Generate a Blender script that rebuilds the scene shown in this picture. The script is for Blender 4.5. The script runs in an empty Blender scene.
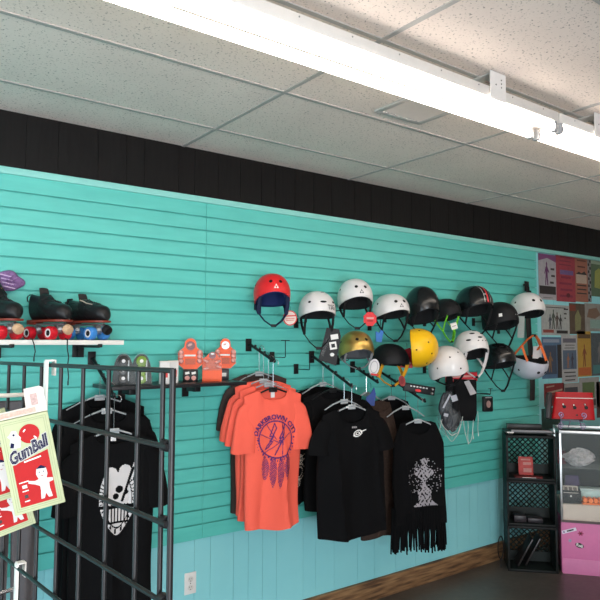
import bpy, bmesh, math, random
from mathutils import Vector, Matrix, Euler
random.seed(7)
S = bpy.context.scene
COL = S.collection
# ------------------------------------------------------------------ camera
EYE = Vector((0, 0, 1.72))
YAW, PITCH, ROLL, FPX = 0.6393, 0.0646, 0.0033, 642.1
cam_data = bpy.data.cameras.new('camera')
cam = bpy.data.objects.new('camera', cam_data)
COL.objects.link(cam)
cam_data.sensor_width = 36
cam_data.lens = FPX / 600 * 36
cam_data.clip_start = 0.02
cam.matrix_world = (Matrix.Translation(EYE) @ Matrix.Rotation(-YAW, 4, 'Z')
                    @ Matrix.Rotation(math.pi / 2 + PITCH, 4, 'X') @ Matrix.Rotation(ROLL, 4, 'Z'))
S.camera = cam
# ------------------------------------------------------------------ world, light, exposure
S.view_settings.view_transform = 'Standard'
S.view_settings.look = 'None'
S.view_settings.gamma = 1
S.view_settings.use_curve_mapping = False
S.view_settings.exposure = 0.30
W = bpy.data.worlds.new('world')
S.world = W
W.use_nodes = True
W.node_tree.nodes['Background'].inputs[0].default_value = (0.75, 0.85, 1, 1)
W.node_tree.nodes['Background'].inputs[1].default_value = 0.6
TUBE_POWER = 10.0
TUBE_COL = (1.0, 0.90, 0.80)


def area(name, loc, rot, sx, sy, power, color):
    l = bpy.data.lights.new(name, 'AREA')
    l.shape = 'RECTANGLE'
    l.size, l.size_y, l.energy, l.color = sx, sy, power, color
    o = bpy.data.objects.new(name, l)
    COL.objects.link(o)
    o.location = loc
    o.rotation_euler = rot
    return o


# added fill lamp low at the shop window, tilted up to brighten the ceiling
area('ceiling_fill', (-1.05, -3.42, 0.75), (math.radians(128), 0, 0), 2.5, 0.9, 125, (0.93, 0.96, 1.0))
# daylight through the shop window behind the camera and the glazed door in the left wall
area('window_daylight', (-1.05, -3.45, 1.45), (math.radians(90), 0, 0), 2.5, 2.1, 130, (0.80, 0.91, 1.0))
area('door_daylight', (-2.55, 1.2, 1.1), (math.radians(90), 0, math.radians(-90)), 1.6, 2.0, 50, (0.66, 0.87, 1.0))

CEIL, WALLY, SLAT = 2.807, 3.255, 3.233


def ray(px, py):
    u, v = (px - 300) / FPX, (300 - py) / FPX
    return (cam.matrix_world.to_3x3() @ Vector((u, v, -1)))


def at(px, py, Y):
    d = ray(px, py)
    return EYE + d * (Y / d.y)


# ------------------------------------------------------------------ materials
MATS = {}


def mat(name, col, rough=0.6, metal=0.0, var=0.06, scale=30, bump=0.0, emis=0, alpha=1, trans=0, coat=0, spec=0.3):
    if name in MATS:
        return MATS[name]
    m = bpy.data.materials.new(name)
    m.use_nodes = True
    nt = m.node_tree
    b = nt.nodes['Principled BSDF']
    b.inputs['Roughness'].default_value = rough
    b.inputs['Metallic'].default_value = metal
    b.inputs['Specular IOR Level'].default_value = spec
    b.inputs['Coat Weight'].default_value = coat
    b.inputs['Transmission Weight'].default_value = trans
    b.inputs['Alpha'].default_value = alpha
    tc = nt.nodes.new('ShaderNodeTexCoord')
    no = nt.nodes.new('ShaderNodeTexNoise')
    no.inputs['Scale'].default_value = scale
    no.inputs['Detail'].default_value = 4
    nt.links.new(tc.outputs['Object'], no.inputs['Vector'])
    mx = nt.nodes.new('ShaderNodeMix')
    mx.data_type = 'RGBA'
    mx.inputs['A'].default_value = (*[c * (1 - var) for c in col], 1)
    mx.inputs['B'].default_value = (*[min(1, c * (1 + var)) for c in col], 1)
    nt.links.new(no.outputs['Fac'], mx.inputs['Factor'])
    nt.links.new(mx.outputs['Result'], b.inputs['Base Color'])
    if emis:
        b.inputs['Emission Color'].default_value = (*col, 1)
        b.inputs['Emission Strength'].default_value = emis
    if bump:
        bp = nt.nodes.new('ShaderNodeBump')
        bp.inputs['Strength'].default_value = bump
        bp.inputs['Distance'].default_value = 0.01
        nt.links.new(no.outputs['Fac'], bp.inputs['Height'])
        nt.links.new(bp.outputs['Normal'], b.inputs['Normal'])
    MATS[name] = m
    return m


def ramp(nt, fac, stops):
    r = nt.nodes.new('ShaderNodeValToRGB')
    while len(r.color_ramp.elements) < len(stops):
        r.color_ramp.elements.new(0.5)
    for e, (p, c) in zip(r.color_ramp.elements, stops):
        e.position = p
        e.color = (*c, 1)
    nt.links.new(fac, r.inputs['Fac'])
    return r


def tex_mat(name, kind):
    m = bpy.data.materials.new(name)
    m.use_nodes = True
    nt = m.node_tree
    b = nt.nodes['Principled BSDF']
    tc = nt.nodes.new('ShaderNodeTexCoord')
    mp = nt.nodes.new('ShaderNodeMapping')
    nt.links.new(tc.outputs['Object'], mp.inputs['Vector'])

    def noise(scale, detail=5, vec=None):
        n = nt.nodes.new('ShaderNodeTexNoise')
        n.inputs['Scale'].default_value = scale
        n.inputs['Detail'].default_value = detail
        nt.links.new((vec or mp).outputs['Vector'], n.inputs['Vector'])
        return n

    def bump(fac, s, d=0.01):
        bp = nt.nodes.new('ShaderNodeBump')
        bp.inputs['Strength'].default_value = s
        bp.inputs['Distance'].default_value = d
        nt.links.new(fac, bp.inputs['Height'])
        nt.links.new(bp.outputs['Normal'], b.inputs['Normal'])
    if kind == 'ceiling':
        n = noise(110, 3)
        n2 = noise(2.0, 2)
        r = ramp(nt, n.outputs['Fac'], [(0.32, (0.36, 0.31, 0.27)), (0.39, (0.84, 0.73, 0.66)), (1, (0.88, 0.78, 0.71))])
        r2 = ramp(nt, n2.outputs['Fac'], [(0.3, (0.9, 0.9, 0.9)), (0.7, (1, 1, 1))])
        mx = nt.nodes.new('ShaderNodeMix')
        mx.data_type = 'RGBA'
        mx.blend_type = 'MULTIPLY'
        mx.inputs['Factor'].default_value = 1
        nt.links.new(r.outputs['Color'], mx.inputs['A'])
        nt.links.new(r2.outputs['Color'], mx.inputs['B'])
        nt.links.new(mx.outputs['Result'], b.inputs['Base Color'])
        b.inputs['Roughness'].default_value = 0.95
        bump(n.outputs['Fac'], 0.35, 0.004)
    elif kind == 'floor':
        n, n2 = noise(1.6, 6), noise(22, 5)
        r = ramp(nt, n.outputs['Fac'], [(0.3, (0.060, 0.050, 0.045)), (0.7, (0.115, 0.095, 0.080))])
        r2 = ramp(nt, n2.outputs['Fac'], [(0.3, (0.75, 0.75, 0.75)), (0.7, (1, 1, 1))])
        mx = nt.nodes.new('ShaderNodeMix')
        mx.data_type = 'RGBA'
        mx.blend_type = 'MULTIPLY'
        mx.inputs['Factor'].default_value = 1
        nt.links.new(r.outputs['Color'], mx.inputs['A'])
        nt.links.new(r2.outputs['Color'], mx.inputs['B'])
        nt.links.new(mx.outputs['Result'], b.inputs['Base Color'])
        b.inputs['Roughness'].default_value = 0.38
        bump(n2.outputs['Fac'], 0.08)
    elif kind == 'wood':
        mp.inputs['Scale'].default_value = (1.2, 1, 14)
        n = noise(4, 6)
        n2 = noise(1.7, 3)
        r = ramp(nt, n.outputs['Fac'], [(0.3, (0.05, 0.022, 0.010)), (0.5, (0.20, 0.105, 0.045)), (0.72, (0.34, 0.20, 0.09))])
        nt.links.new(r.outputs['Color'], b.inputs['Base Color'])
        b.inputs['Roughness'].default_value = 0.65
        bump(n.outputs['Fac'], 0.3)
    elif kind == 'slat':
        mp.inputs['Scale'].default_value = (2, 1, 12)
        n = noise(3, 4)
        r = ramp(nt, n.outputs['Fac'], [(0.3, (0.090, 0.50, 0.44)), (0.7, (0.105, 0.55, 0.485))])
        nt.links.new(r.outputs['Color'], b.inputs['Base Color'])
        b.inputs['Roughness'].default_value = 0.42
        bump(n.outputs['Fac'], 0.03)
    elif kind == 'lower':
        n = noise(3, 4)
        r = ramp(nt, n.outputs['Fac'], [(0.3, (0.24, 0.62, 0.66)), (0.7, (0.27, 0.66, 0.70))])
        nt.links.new(r.outputs['Color'], b.inputs['Base Color'])
        b.inputs['Roughness'].default_value = 0.45
    elif kind == 'band':
        mp.inputs['Scale'].default_value = (14, 1, 1)
        n = noise(5, 5)
        r = ramp(nt, n.outputs['Fac'], [(0.3, (0.004, 0.003, 0.003)), (0.7, (0.007, 0.006, 0.006))])
        nt.links.new(r.outputs['Color'], b.inputs['Base Color'])
        b.inputs['Roughness'].default_value = 0.6
        b.inputs['Specular IOR Level'].default_value = 0.2
        bump(n.outputs['Fac'], 0.15)
    MATS[name] = m
    return m


BLK = mat('black_metal', (0.008, 0.008, 0.009), 0.45, 0, spec=.3)
BPL = mat('black_plastic', (0.008, 0.008, 0.009), 0.5, spec=.3)
CLB = mat('black_cotton', (0.0045, 0.0045, 0.005), 0.95, bump=0.15, scale=300, spec=0.08)
ORG = mat('orange_cotton', (0.80, 0.115, 0.075), 0.9, bump=0.15, scale=300, spec=0.2)
WPL = mat('white_plastic', (0.72, 0.70, 0.66), 0.4)
CHR = mat('chrome', (0.45, 0.45, 0.46), 0.25, 1.0)
CLR = mat('clear_plastic', (0.5, 0.52, 0.52), 0.12, alpha=0.08)
RED = mat('red_print', (0.62, 0.02, 0.02), 0.5)
WHT = mat('white_print', (0.75, 0.73, 0.70), 0.6)
GRYP = mat('smoky_clear_plastic', (0.30, 0.33, 0.36), 0.25, alpha=0.75)


# ------------------------------------------------------------------ mesh builder
class MB:
    def __init__(self):
        self.bm = bmesh.new()

    def box(self, c, s, rot=None, bev=0):
        M = Matrix.Translation(c) @ (rot.to_4x4() if rot else Matrix.Identity(4)) @ Matrix.Diagonal((*s, 1))
        r = bmesh.ops.create_cube(self.bm, size=1, matrix=M)
        if bev:
            es = list({e for v in r['verts'] for e in v.link_edges})
            bmesh.ops.bevel(self.bm, geom=es, offset=bev, segments=2, affect='EDGES', profile=0.5)
        return self

    def grid(self, fn, nu, nv, closed=False, cap0=False, cap1=False):
        vs = [[self.bm.verts.new(fn(i / nu, j / nv)) for i in range(nu if closed else nu + 1)] for j in range(nv + 1)]
        n = nu if closed else nu + 1
        for j in range(nv):
            for i in range(nu):
                a, b2 = vs[j][i], vs[j][(i + 1) % n]
                c, d = vs[j + 1][(i + 1) % n], vs[j + 1][i]
                try:
                    self.bm.faces.new((a, b2, c, d))
                except ValueError:
                    pass
        if cap0:
            self.bm.faces.new(vs[0][::-1])
        if cap1:
            self.bm.faces.new(vs[-1])
        return vs

    def tube(self, pts, r, seg=6, flat=1.0, caps=True):
        pts = [Vector(p) for p in pts]
        rs = r if isinstance(r, (list, tuple)) else [r] * len(pts)
        n = len(pts)
        up = None
        rings = []
        for i, p in enumerate(pts):
            t = (pts[min(i + 1, n - 1)] - pts[max(i - 1, 0)])
            if t.length < 1e-9:
                t = Vector((0, 0, 1))
            t.normalize()
            if up is None:
                up = t.orthogonal().normalized() if abs(t.z) > 0.95 else (Vector((0, 0, 1)) - t * t.z).normalized()
            up = (up - t * up.dot(t))
            if up.length < 1e-6:
                up = t.orthogonal()
            up.normalize()
            sd = t.cross(up)
            rings.append([self.bm.verts.new(p + (sd * math.cos(a) + up * math.sin(a) * flat) * rs[i])
                          for a in [2 * math.pi * k / seg for k in range(seg)]])
        for a, b2 in zip(rings, rings[1:]):
            for k in range(seg):
                self.bm.faces.new((a[k], a[(k + 1) % seg], b2[(k + 1) % seg], b2[k]))
        if caps:
            self.bm.faces.new(rings[0][::-1])
            self.bm.faces.new(rings[-1])
        return self

    def lathe(self, prof, M=None, seg=20):
        """prof: (radius, height) pairs spun about local Z, moved by M"""
        M = M or Matrix.Identity(4)
        rings = []
        for r, h in prof:
            rings.append([self.bm.verts.new(M @ Vector((max(r, 1e-5) * math.cos(a), max(r, 1e-5) * math.sin(a), h)))
                          for a in [2 * math.pi * k / seg for k in range(seg)]])
        for a, b2 in zip(rings, rings[1:]):
            for k in range(seg):
                self.bm.faces.new((a[k], a[(k + 1) % seg], b2[(k + 1) % seg], b2[k]))
        self.bm.faces.new(rings[0][::-1])
        self.bm.faces.new(rings[-1])
        return self

    def prism(self, pts, y0, y1, fn=None):
        """outline (x,z) extruded from y0 to y1"""
        fn = fn or (lambda x, y, z: Vector((x, y, z)))
        a = [self.bm.verts.new(fn(x, y0, z)) for x, z in pts]
        b2 = [self.bm.verts.new(fn(x, y1, z)) for x, z in pts]
        n = len(pts)
        fs = [self.bm.faces.new(a[::-1]), self.bm.faces.new(b2)]
        for k in range(n):
            self.bm.faces.new((a[k], a[(k + 1) % n], b2[(k + 1) % n], b2[k]))
        for f_ in fs:
            f_.normal_update()
        bmesh.ops.triangulate(self.bm, faces=fs)
        return self

    def build(self, name, m, parent=None, smooth=True, kind=None):
        bmesh.ops.recalc_face_normals(self.bm, faces=self.bm.faces[:])
        me = bpy.data.meshes.new(name)
        self.bm.to_mesh(me)
        self.bm.free()
        me.materials.append(m)
        if smooth:
            me.polygons.foreach_set('use_smooth', [True] * len(me.polygons))
            me.set_sharp_from_angle(angle=math.radians(40))
        o = bpy.data.objects.new(name, me)
        COL.objects.link(o)
        if parent:
            o.parent = parent
        if kind:
            o['kind'] = kind
        return o


def rz(a):
    return Matrix.Rotation(a, 3, 'Z')


def along(p, d):
    """matrix placing local Z along d at p"""
    d = Vector(d).normalized()
    return Matrix.Translation(Vector(p)) @ d.to_track_quat('Z', 'Y').to_matrix().to_4x4()


def thing(name, label, cat, loc=(0, 0, 0), yaw=0, group=None, rot=None, scale=1):
    o = bpy.data.objects.new(name, None)
    COL.objects.link(o)
    o.empty_display_size = 0.05
    o.location = loc
    o.rotation_euler = rot if rot else (0, 0, yaw)
    o.scale = (scale,) * 3
    return tag(o, label, cat, group)


def tag(o, label, cat, group=None):
    o['label'] = label
    o['category'] = cat
    if group:
        o['group'] = group
    return o


def copy_tree(o, parent=None, loc=None, yaw=None, label=None, group=None):
    c = o.copy()
    COL.objects.link(c)
    if parent:
        c.parent = parent
    for ch in list(o.children):
        copy_tree(ch, c)
    if loc is not None:
        c.location = loc
    if yaw is not None:
        c.rotation_euler = (0, 0, yaw)
    if label:
        c['label'] = label
    if group:
        c['group'] = group
    return c


def text_mesh(body, size, m, name, parent, fn, bold=0.0):
    """lettering turned into a mesh; fn maps flat (x, z) text coordinates to 3-D"""
    cu = bpy.data.curves.new('lettering', 'FONT')
    cu.body = body
    cu.size = size
    cu.align_x = 'CENTER'
    cu.align_y = 'CENTER'
    cu.offset = bold
    cu.resolution_u = 2
    o = bpy.data.objects.new('lettering', cu)
    COL.objects.link(o)
    bpy.context.view_layer.update()
    me = bpy.data.meshes.new_from_object(o.evaluated_get(bpy.context.evaluated_depsgraph_get()))
    bpy.data.objects.remove(o)
    bpy.data.curves.remove(cu)
    for v in me.vertices:
        v.co = fn(v.co.x, v.co.y)
    me.materials.clear()
    me.materials.append(m)
    me.name = name
    t = bpy.data.objects.new(name, me)
    COL.objects.link(t)
    t.parent = parent
    return t


def mask_mesh(fn, mask, x0, x1, z0, z1, step, m, name, parent):
    """surface print: small cells where mask(x,z) holds, laid on the surface fn"""
    bm = bmesh.new()
    nx, nz = int((x1 - x0) / step), int((z1 - z0) / step)
    V = {}

    def vert(i, j):
        if (i, j) not in V:
            V[(i, j)] = bm.verts.new(fn(x0 + i * step, z0 + j * step))
        return V[(i, j)]
    for i in range(nx):
        for j in range(nz):
            if mask(x0 + (i + .5) * step, z0 + (j + .5) * step):
                bm.faces.new((vert(i, j), vert(i + 1, j), vert(i + 1, j + 1), vert(i, j + 1)))
    me = bpy.data.meshes.new(name)
    bm.to_mesh(me)
    bm.free()
    me.materials.append(m)
    o = bpy.data.objects.new(name, me)
    COL.objects.link(o)
    o.parent = parent
    return o


# ------------------------------------------------------------------ the room
X0, X1, Y0 = -2.5, 7.0, -3.4
b = MB(); b.box(((X0 + X1) / 2, (Y0 + WALLY) / 2, -0.05), (X1 - X0 + .4, WALLY - Y0 + .4, 0.1))
b.build('floor', tex_mat('floor_concrete', 'floor'), kind='structure')
b = MB(); b.box(((X0 + X1) / 2, (Y0 + WALLY) / 2, CEIL + 0.05), (X1 - X0 + .4, WALLY - Y0 + .4, 0.1))
b.build('ceiling', tex_mat('ceiling_tile', 'ceiling'), kind='structure')
# suspended grid bars, 2 x 4 foot tiles
GRD = mat('ceiling_grid_paint', (0.42, 0.40, 0.38), 0.6)
b = MB()
GX = [1.576 + 1.2192 * i for i in range(-3, 5)]
GY = [2.849 - 0.6096 * j for j in range(0, 11)]
for gx in GX:
    b.box((gx, (Y0 + WALLY) / 2, CEIL - 0.002), (0.020, WALLY - Y0, 0.004))
for gy in GY:
    b.box(((X0 + X1) / 2, gy, CEIL - 0.0025), (X1 - X0, 0.020, 0.0045))
b.build('ceiling_grid', GRD, kind='structure')
b = MB(); b.box(((X0 + X1) / 2, WALLY - .012, CEIL - 0.006), (X1 - X0, 0.024, 0.012))
b.build('trim_1', GRD, kind='structure')
# back wall: flat lower panelling with narrow grooves
LOWER = tex_mat('teal_wall_paint', 'lower')
b = MB()
gs = []
x = X0
rr = random.Random(3)
while x < X1:
    w = rr.choice([0.10, 0.10, 0.15, 0.20])
    b.box((x + w / 2, WALLY + 0.06, CEIL / 2), (w - 0.0025, 0.12, CEIL))
    x += w
b.box(((X0 + X1) / 2, WALLY + 0.10, CEIL / 2), (X1 - X0, 0.19, CEIL))
b.build('wall_back', LOWER, kind='structure', smooth=False)
PAINT = mat('side_wall_paint', (0.70, 0.60, 0.52), 0.7)
for nm, c, s in [('wall_right', (X1 + .05, (Y0 + WALLY) / 2, CEIL / 2), (0.1, WALLY - Y0 + .2, CEIL)),
                 ]:
    b = MB(); b.box(c, s); b.build(nm, PAINT, kind='structure')
b = MB()   # left wall with a doorway opening
b.box((X0 - .05, (Y0 + .35) / 2, CEIL / 2), (0.1, .35 - Y0, CEIL))
b.box((X0 - .05, (2.05 + WALLY) / 2, CEIL / 2), (0.1, WALLY - 2.05, CEIL))
b.box((X0 - .05, 1.2, (2.15 + CEIL) / 2), (0.1, 1.7, CEIL - 2.15))
b.build('wall_left', PAINT, kind='structure')
b = MB()   # shop front with a window opening
b.box(((X0 - 2.35) / 2, Y0 - .05, CEIL / 2), (abs(X0 + 2.35), 0.1, CEIL))
b.box(((1.15 + X1) / 2, Y0 - .05, CEIL / 2), (X1 - 1.15, 0.1, CEIL))
b.box((-0.6, Y0 - .05, 0.2), (3.5, 0.1, 0.4))
b.box((-0.6, Y0 - .05, (2.5 + CEIL) / 2), (3.5, 0.1, CEIL - 2.5))
b.build('wall_front', PAINT, kind='structure')
# slatwall: two painted sheets with horizontal T slots
SLATM = tex_mat('teal_slatwall_paint', 'slat')
ZF, PITCHZ, ZT, ZB = 2.426, 0.0779, 2.530, 0.632


def slat_panel(name, xa, xb):
    b = MB()
    edges = [ZT]
    z = ZF
    while z > ZB + 0.02:
        edges += [z + 0.0040, z - 0.0040]
        z -= PITCHZ
    edges.append(ZB)
    for k in range(0, len(edges), 2):
        h = edges[k] - edges[k + 1]
        b.box(((xa + xb) / 2, SLAT + 0.0035, (edges[k] + edges[k + 1]) / 2), (xb - xa, 0.007, h), bev=0.0008)
        b.box(((xa + xb) / 2, SLAT + 0.012, (edges[k] + edges[k + 1]) / 2), (xb - xa, 0.012, h - .012))
    b.box(((xa + xb) / 2, SLAT + 0.0195, (ZT + ZB) / 2), (xb - xa, 0.004, ZT - ZB))
    return b.build(name, SLATM, kind='structure', smooth=False)


slat_panel('wall_back_slatwall', X0, 1.735)
slat_panel('wall_back_slatwall', 1.737, 4.964)
# black fascia above
BAND = tex_mat('black_fascia', 'band')
b = MB()
x = X0
while x < X1:
    w = rr.choice([0.10, 0.15, 0.20])
    b.box((x + w / 2, WALLY - 0.022, (ZT + .012 + CEIL) / 2), (w - 0.003, 0.030, CEIL - ZT - 0.012))
    x += w
b.box(((X0 + X1) / 2, WALLY - 0.018, (ZT + .012 + CEIL) / 2), (X1 - X0, 0.030, CEIL - ZT - 0.012))
b.build('trim_2', BAND, kind='structure', smooth=False)
b = MB(); b.box(((X0 + X1) / 2, WALLY - 0.0235, ZT - 0.006), (X1 - X0, 0.022, 0.034), bev=0.003)
b.build('trim_3', mat('pale_teal_trim', (0.26, 0.62, 0.56), 0.4), kind='structure')
b = MB(); b.box(((X0 + X1) / 2, WALLY - 0.012, 0.066), (X1 - X0, 0.024, 0.132), bev=0.002)
b.build('baseboard_back', tex_mat('rustic_wood', 'wood'), kind='structure')


# ------------------------------------------------------------------ ceiling things
def tube_light(xc, yc, label):
    t = thing('fluorescent_strip_light', label, 'light', (xc, yc, CEIL))
    L = 2.44
    b = MB(); b.box((0, 0, -0.085), (L, 0.125, 0.045), bev=0.004)
    ho = b.build('housing', mat('light_housing_white', (0.62, 0.60, 0.57), 0.45), t)
    b = MB()
    for i in range(-5, 6):
        b.tube([(i * 0.22, -0.063, -0.075), (i * 0.22, -0.0645, -0.075)], 0.003, 8)
    b.build('rivets', mat('dull_grey', (0.2, 0.2, 0.2), 0.5), ho)
    for yy in (-0.045, 0.070):
        b = MB(); b.tube([(-L / 2 + .03, yy, -0.130), (L / 2 - .03, yy, -0.130)], 0.019, 16)
        b.build('lamp_tube', mat('tube_glow', TUBE_COL, 0.3, var=0, emis=TUBE_POWER), t)
        for sx in (-1, 1):
            b = MB(); b.box((sx * (L / 2 - .018), yy, -0.125), (0.022, 0.030, 0.055), bev=0.004)
            b.lathe([(0.016, 0), (0.019, .004), (0.019, .012)], along((sx * (L / 2 - .034), yy, -0.130), (sx, 0, 0)), 14)
            b.build('lamp_holder', mat('holder_grey', (0.35, 0.35, 0.36), 0.4), t)
    return t


def bracket(x, y, label):
    t = thing('light_mounting_bracket', label, 'bracket', (x, y, CEIL), group='brackets holding the strip lights')
    b = MB(); b.box((0, -0.072, -0.060), (0.100, 0.003, 0.115))
    b.box((0, 0.072, -0.055), (0.075, 0.003, 0.10))
    b.box((0, 0, -0.008), (0.075, 0.146, 0.003))
    p = b.build('bracket_body', mat('bracket_white', (0.68, 0.66, 0.64), 0.45), t)
    b = MB()
    for dx, dz in ((.02, -.03), (.02, -.045), (.02, -.06), (-.015, -.055)):
        b.lathe([(0.003, 0), (0.003, .001)], along((dx, -0.074, dz), (0, -1, 0)), 8)
    b.build('screw_hole', BPL, p)
    b = MB()
    for k in range(3):
        b.box((0, -0.03 + k * .03, -0.03 - k * .006), (0.05, 0.008, 0.004))
    b.build('bracket_slots', mat('dull_grey', (0.2, 0.2, 0.2), 0.5), p)
    return t


FY = 1.625
tube_light(2.60 - 1.225, FY, 'long glowing white fluorescent strip crossing the top of the picture')
tube_light(2.60 + 1.225, FY, 'glowing white fluorescent strip beginning beside the socket at the right edge')
for x, l in ((0.75, 'white bracket over the near end of the long strip light'), (2.145, 'white bracket with screw holes on the long strip light near its end'),
             (2.93, 'white bracket at the right picture edge above the second strip light')):
    bracket(x, FY, l)
# unseen second row behind the camera; left strip added to brighten the left side
b = None
tube_light(1.4, -0.9, 'fluorescent strip light behind the viewer, right of pair')
tube_light(-1.1, -0.9, 'unseen fluorescent strip light added behind the viewer, left of pair')
# air vent
t = thing('ceiling_vent', 'small square white ceiling vent with a brown louvred grille', 'vent', (2.19, 2.045, CEIL), scale=.92)
b = MB()
for c, s in (((0, -.112, -.006), (.33, .03, .012)), ((0, .112, -.006), (.33, .03, .012)), ((-.15, 0, -.006), (.03, .20, .012)), ((.15, 0, -.006), (.03, .20, .012))):
    b.box(c, s, bev=.002)
b.build('vent_frame', mat('vent_white', (0.46, 0.44, 0.42), 0.6), t)
b = MB(); b.box((0, 0, -.001), (.27, .20, .004)); b.build('vent_backing', mat('vent_backing_brown', (0.30, 0.24, 0.20), 0.8), t)  # plain brown plate behind the louvres
b = MB()
for k in range(10):
    b.box((-.12 + k * .0265, 0, -.008), (.014, .196, .0015), Matrix.Rotation(.6, 3, 'Y'))
b.build('louvres', mat('vent_louvre', (0.62, 0.54, 0.49), 0.5), t)


# ------------------------------------------------------------------ big furniture
def oriented(p, q):
    """frame with local X from p to q on the floor, local -Y towards the viewer"""
    return math.atan2(q[1] - p[1], q[0] - p[0])


# tower of three black lattice crates, open fronts towards the shop
PA, PB = (4.232, 3.045), (4.475, 2.785)
cy = oriented(PA, PB)
CWID = math.hypot(PB[0] - PA[0], PB[1] - PA[1])
CH, CD = 0.338, 0.24
CRM = mat('crate_plastic', (0.008, 0.013, 0.012), 0.5, spec=.25)


def crate(loc, yaw, label, group):
    t = thing('storage_crate', label, 'crate', loc, yaw, group)
    w, h, d, th = CWID, CH - .003, CD, 0.010
    for zz in (th / 2, h - th / 2):
        b = MB(); b.box((w / 2, d / 2, zz), (w, d, th), bev=.002)
        b.build('side_panel', CRM, t)
    for x in (th / 2, w - th / 2):
        b = MB(); b.box((x, d / 2, h / 2), (th, d, h - 2 * th - .001), bev=.002)
        b.build('side_panel', CRM, t)
    b = MB()
    for c, s in (((w / 2, -.004, .009), (w + .006, .010, .018)), ((w / 2, -.004, h - .009), (w + .006, .010, .018)),
                 ((.006, -.004, h / 2), (.016, .010, h)), ((w - .006, -.004, h / 2), (.016, .010, h))):
        b.box(c, s, bev=.002)
    b.build('front_rim', mat('crate_rim', (0.006, 0.007, 0.007), 0.5, spec=.2), t)
    b = MB()   # diagonal lattice back
    n = 11
    for sgn in (-1, 1):
        for k in range(-n, n + 1):
            # line x*sgn + z = c clipped to the panel
            c = k * 0.042 + (0 if sgn > 0 else 0)
            pts = []
            for x in (th, w - th):
                z = c - sgn * (x - w / 2) + h / 2
                pts.append((x, z))
            (xa, za), (xb, zb) = pts
            lo, hi = th, h - th

            def clip(xa, za, xb, zb):
                t0, t1 = 0, 1
                dz = zb - za
                for lim, sg in ((lo, 1), (hi, -1)):
                    fa, fb = (za - lim) * sg, (zb - lim) * sg
                    if fa < 0 and fb < 0:
                        return None
                    if fa < 0:
                        t0 = max(t0, fa / (fa - fb))
                    if fb < 0:
                        t1 = min(t1, fa / (fa - fb))
                if t1 - t0 < .02:
                    return None
                return (xa + (xb - xa) * t0, za + dz * t0, xa + (xb - xa) * t1, za + dz * t1)
            r = clip(xa, za, xb, zb)
            if r:
                b.tube([(r[0], d - .004, r[1]), (r[2], d - .004, r[3])], .0048, 4)
    b.build('lattice_back', mat('crate_lattice', (0.010, 0.020, 0.018), 0.6), t, smooth=False)
    b = MB()
    b.box((w / 2, d - .02, .05), (w - 2 * th, .006, .075))
    b.build('back_lip', CRM, t)
    return t


for k, l in enumerate(('black lattice crate standing on the floor, lowest of the tower', 'black lattice crate in the middle of the tower',
                       'black lattice crate at the top of the tower holding a red booklet')):
    crate((PA[0], PA[1], k * CH), cy, l, 'crates stacked in a tower beside the display case')
TOPZ = 3 * CH
crx, cry = Matrix.Rotation(cy, 3, 'Z') @ Vector((1, 0, 0)), Matrix.Rotation(cy, 3, 'Z') @ Vector((0, 1, 0))


def cpt(u, v, z):
    return Vector((PA[0], PA[1], z)) + crx * u + cry * v


def simple(name, label, cat, loc, yaw, c, s, m, bev=.002, group=None, rot=None):
    t = thing(name, label, cat, loc, yaw, group, rot)
    return t


# what lies in and on the crates
t = thing('red_booklet', 'pink and red booklet propped upright in the top crate', 'booklet', cpt(.155, .10, 2 * CH + .023), cy)
b = MB(); b.box((0, 0, .068), (.108, .008, .136), Matrix.Rotation(-.12, 3, 'X'), bev=.001)
b.build('cover', mat('booklet_red', (0.40, 0.05, 0.045), 0.5, var=.5, scale=25), t)
R_ = Matrix.Rotation(-.12, 3, 'X')
for c, s in (((.0, -.006, .115), (.07, .002, .012)), ((.01, -.006, .085), (.06, .002, .02)), ((.012, -.006, .035), (.06, .002, .03))):
    b = MB(); b.box(R_ @ (Vector(c) - Vector((0, 0, .068))) + Vector((0, 0, .068)), s, R_)
    b.build('cover_print', mat('booklet_pink', (0.45, 0.20, 0.18), 0.6, var=.3, scale=60), t)
t = thing('magazine', 'thin dark red magazine lying at the front of the top crate', 'magazine', cpt(.165, .045, 2 * CH + .011), cy)
b = MB(); b.box((0, 0, .006), (.20, .07, .012), bev=.001); b.build('pages', mat('magazine_red', (0.16, 0.02, 0.02), 0.5, var=.3), t)
b = MB(); b.box((0, -.036, .006), (.10, .001, .006)); b.build('spine_print', WHT, t)
t = thing('display_rack', 'dark folded rack with a grey top edge lying on the crate tower', 'rack', cpt(CWID / 2, .11, TOPZ), cy)
b = MB(); b.box((0, 0, .018), (.36, .20, .012), bev=.002); b.box((-.02, .06, .045), (.26, .06, .04), bev=.003)
for sx in (-1, 1):
    b.box((sx * .14, -.03, .006), (.03, .12, .012), bev=.002)
b.build('rack_frame', mat('rack_dark', (0.03, 0.03, 0.03), 0.4), t)
b = MB(); b.box((.01, -.1035, .030), (.30, .012, .016), bev=.002); b.build('grey_edge', mat('edge_grey', (0.22, 0.21, 0.22), 0.4), t)
b = MB(); b.box((-.145, -.107, .018), (.05, .006, .010), bev=.002); b.build('label_strip', WHT, t)
t = thing('wire_loop', 'black wire loop standing beside the foot of the crate tower', 'wire loop', (4.243, 3.118, 0))
b = MB()
b.tube([(.034 * math.cos(a) * 1.0, 0, .15 + .085 * math.sin(a)) for a in [math.radians(k) for k in range(-90, 271, 20)]], .004, 6)
b.tube([(0, 0, .0), (0, 0, .066)], .004, 6)
b.build('wire', BLK, t)
for k, (u, l) in enumerate(((.13, 'dark board leaning inside the bottom crate'), (.19, 'dark board leaning to the right inside the bottom crate'))):
    t = thing('leaning_board', l, 'board', cpt(u, .10 + .03 * k, .012), cy)
    b = MB(); b.box((0, 0, .12), (.012, .16, .23), Matrix.Rotation(.5, 3, 'Y'), bev=.001); b.build('board', mat('dark_board', (.02, .016, .016), .3), t)
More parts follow.
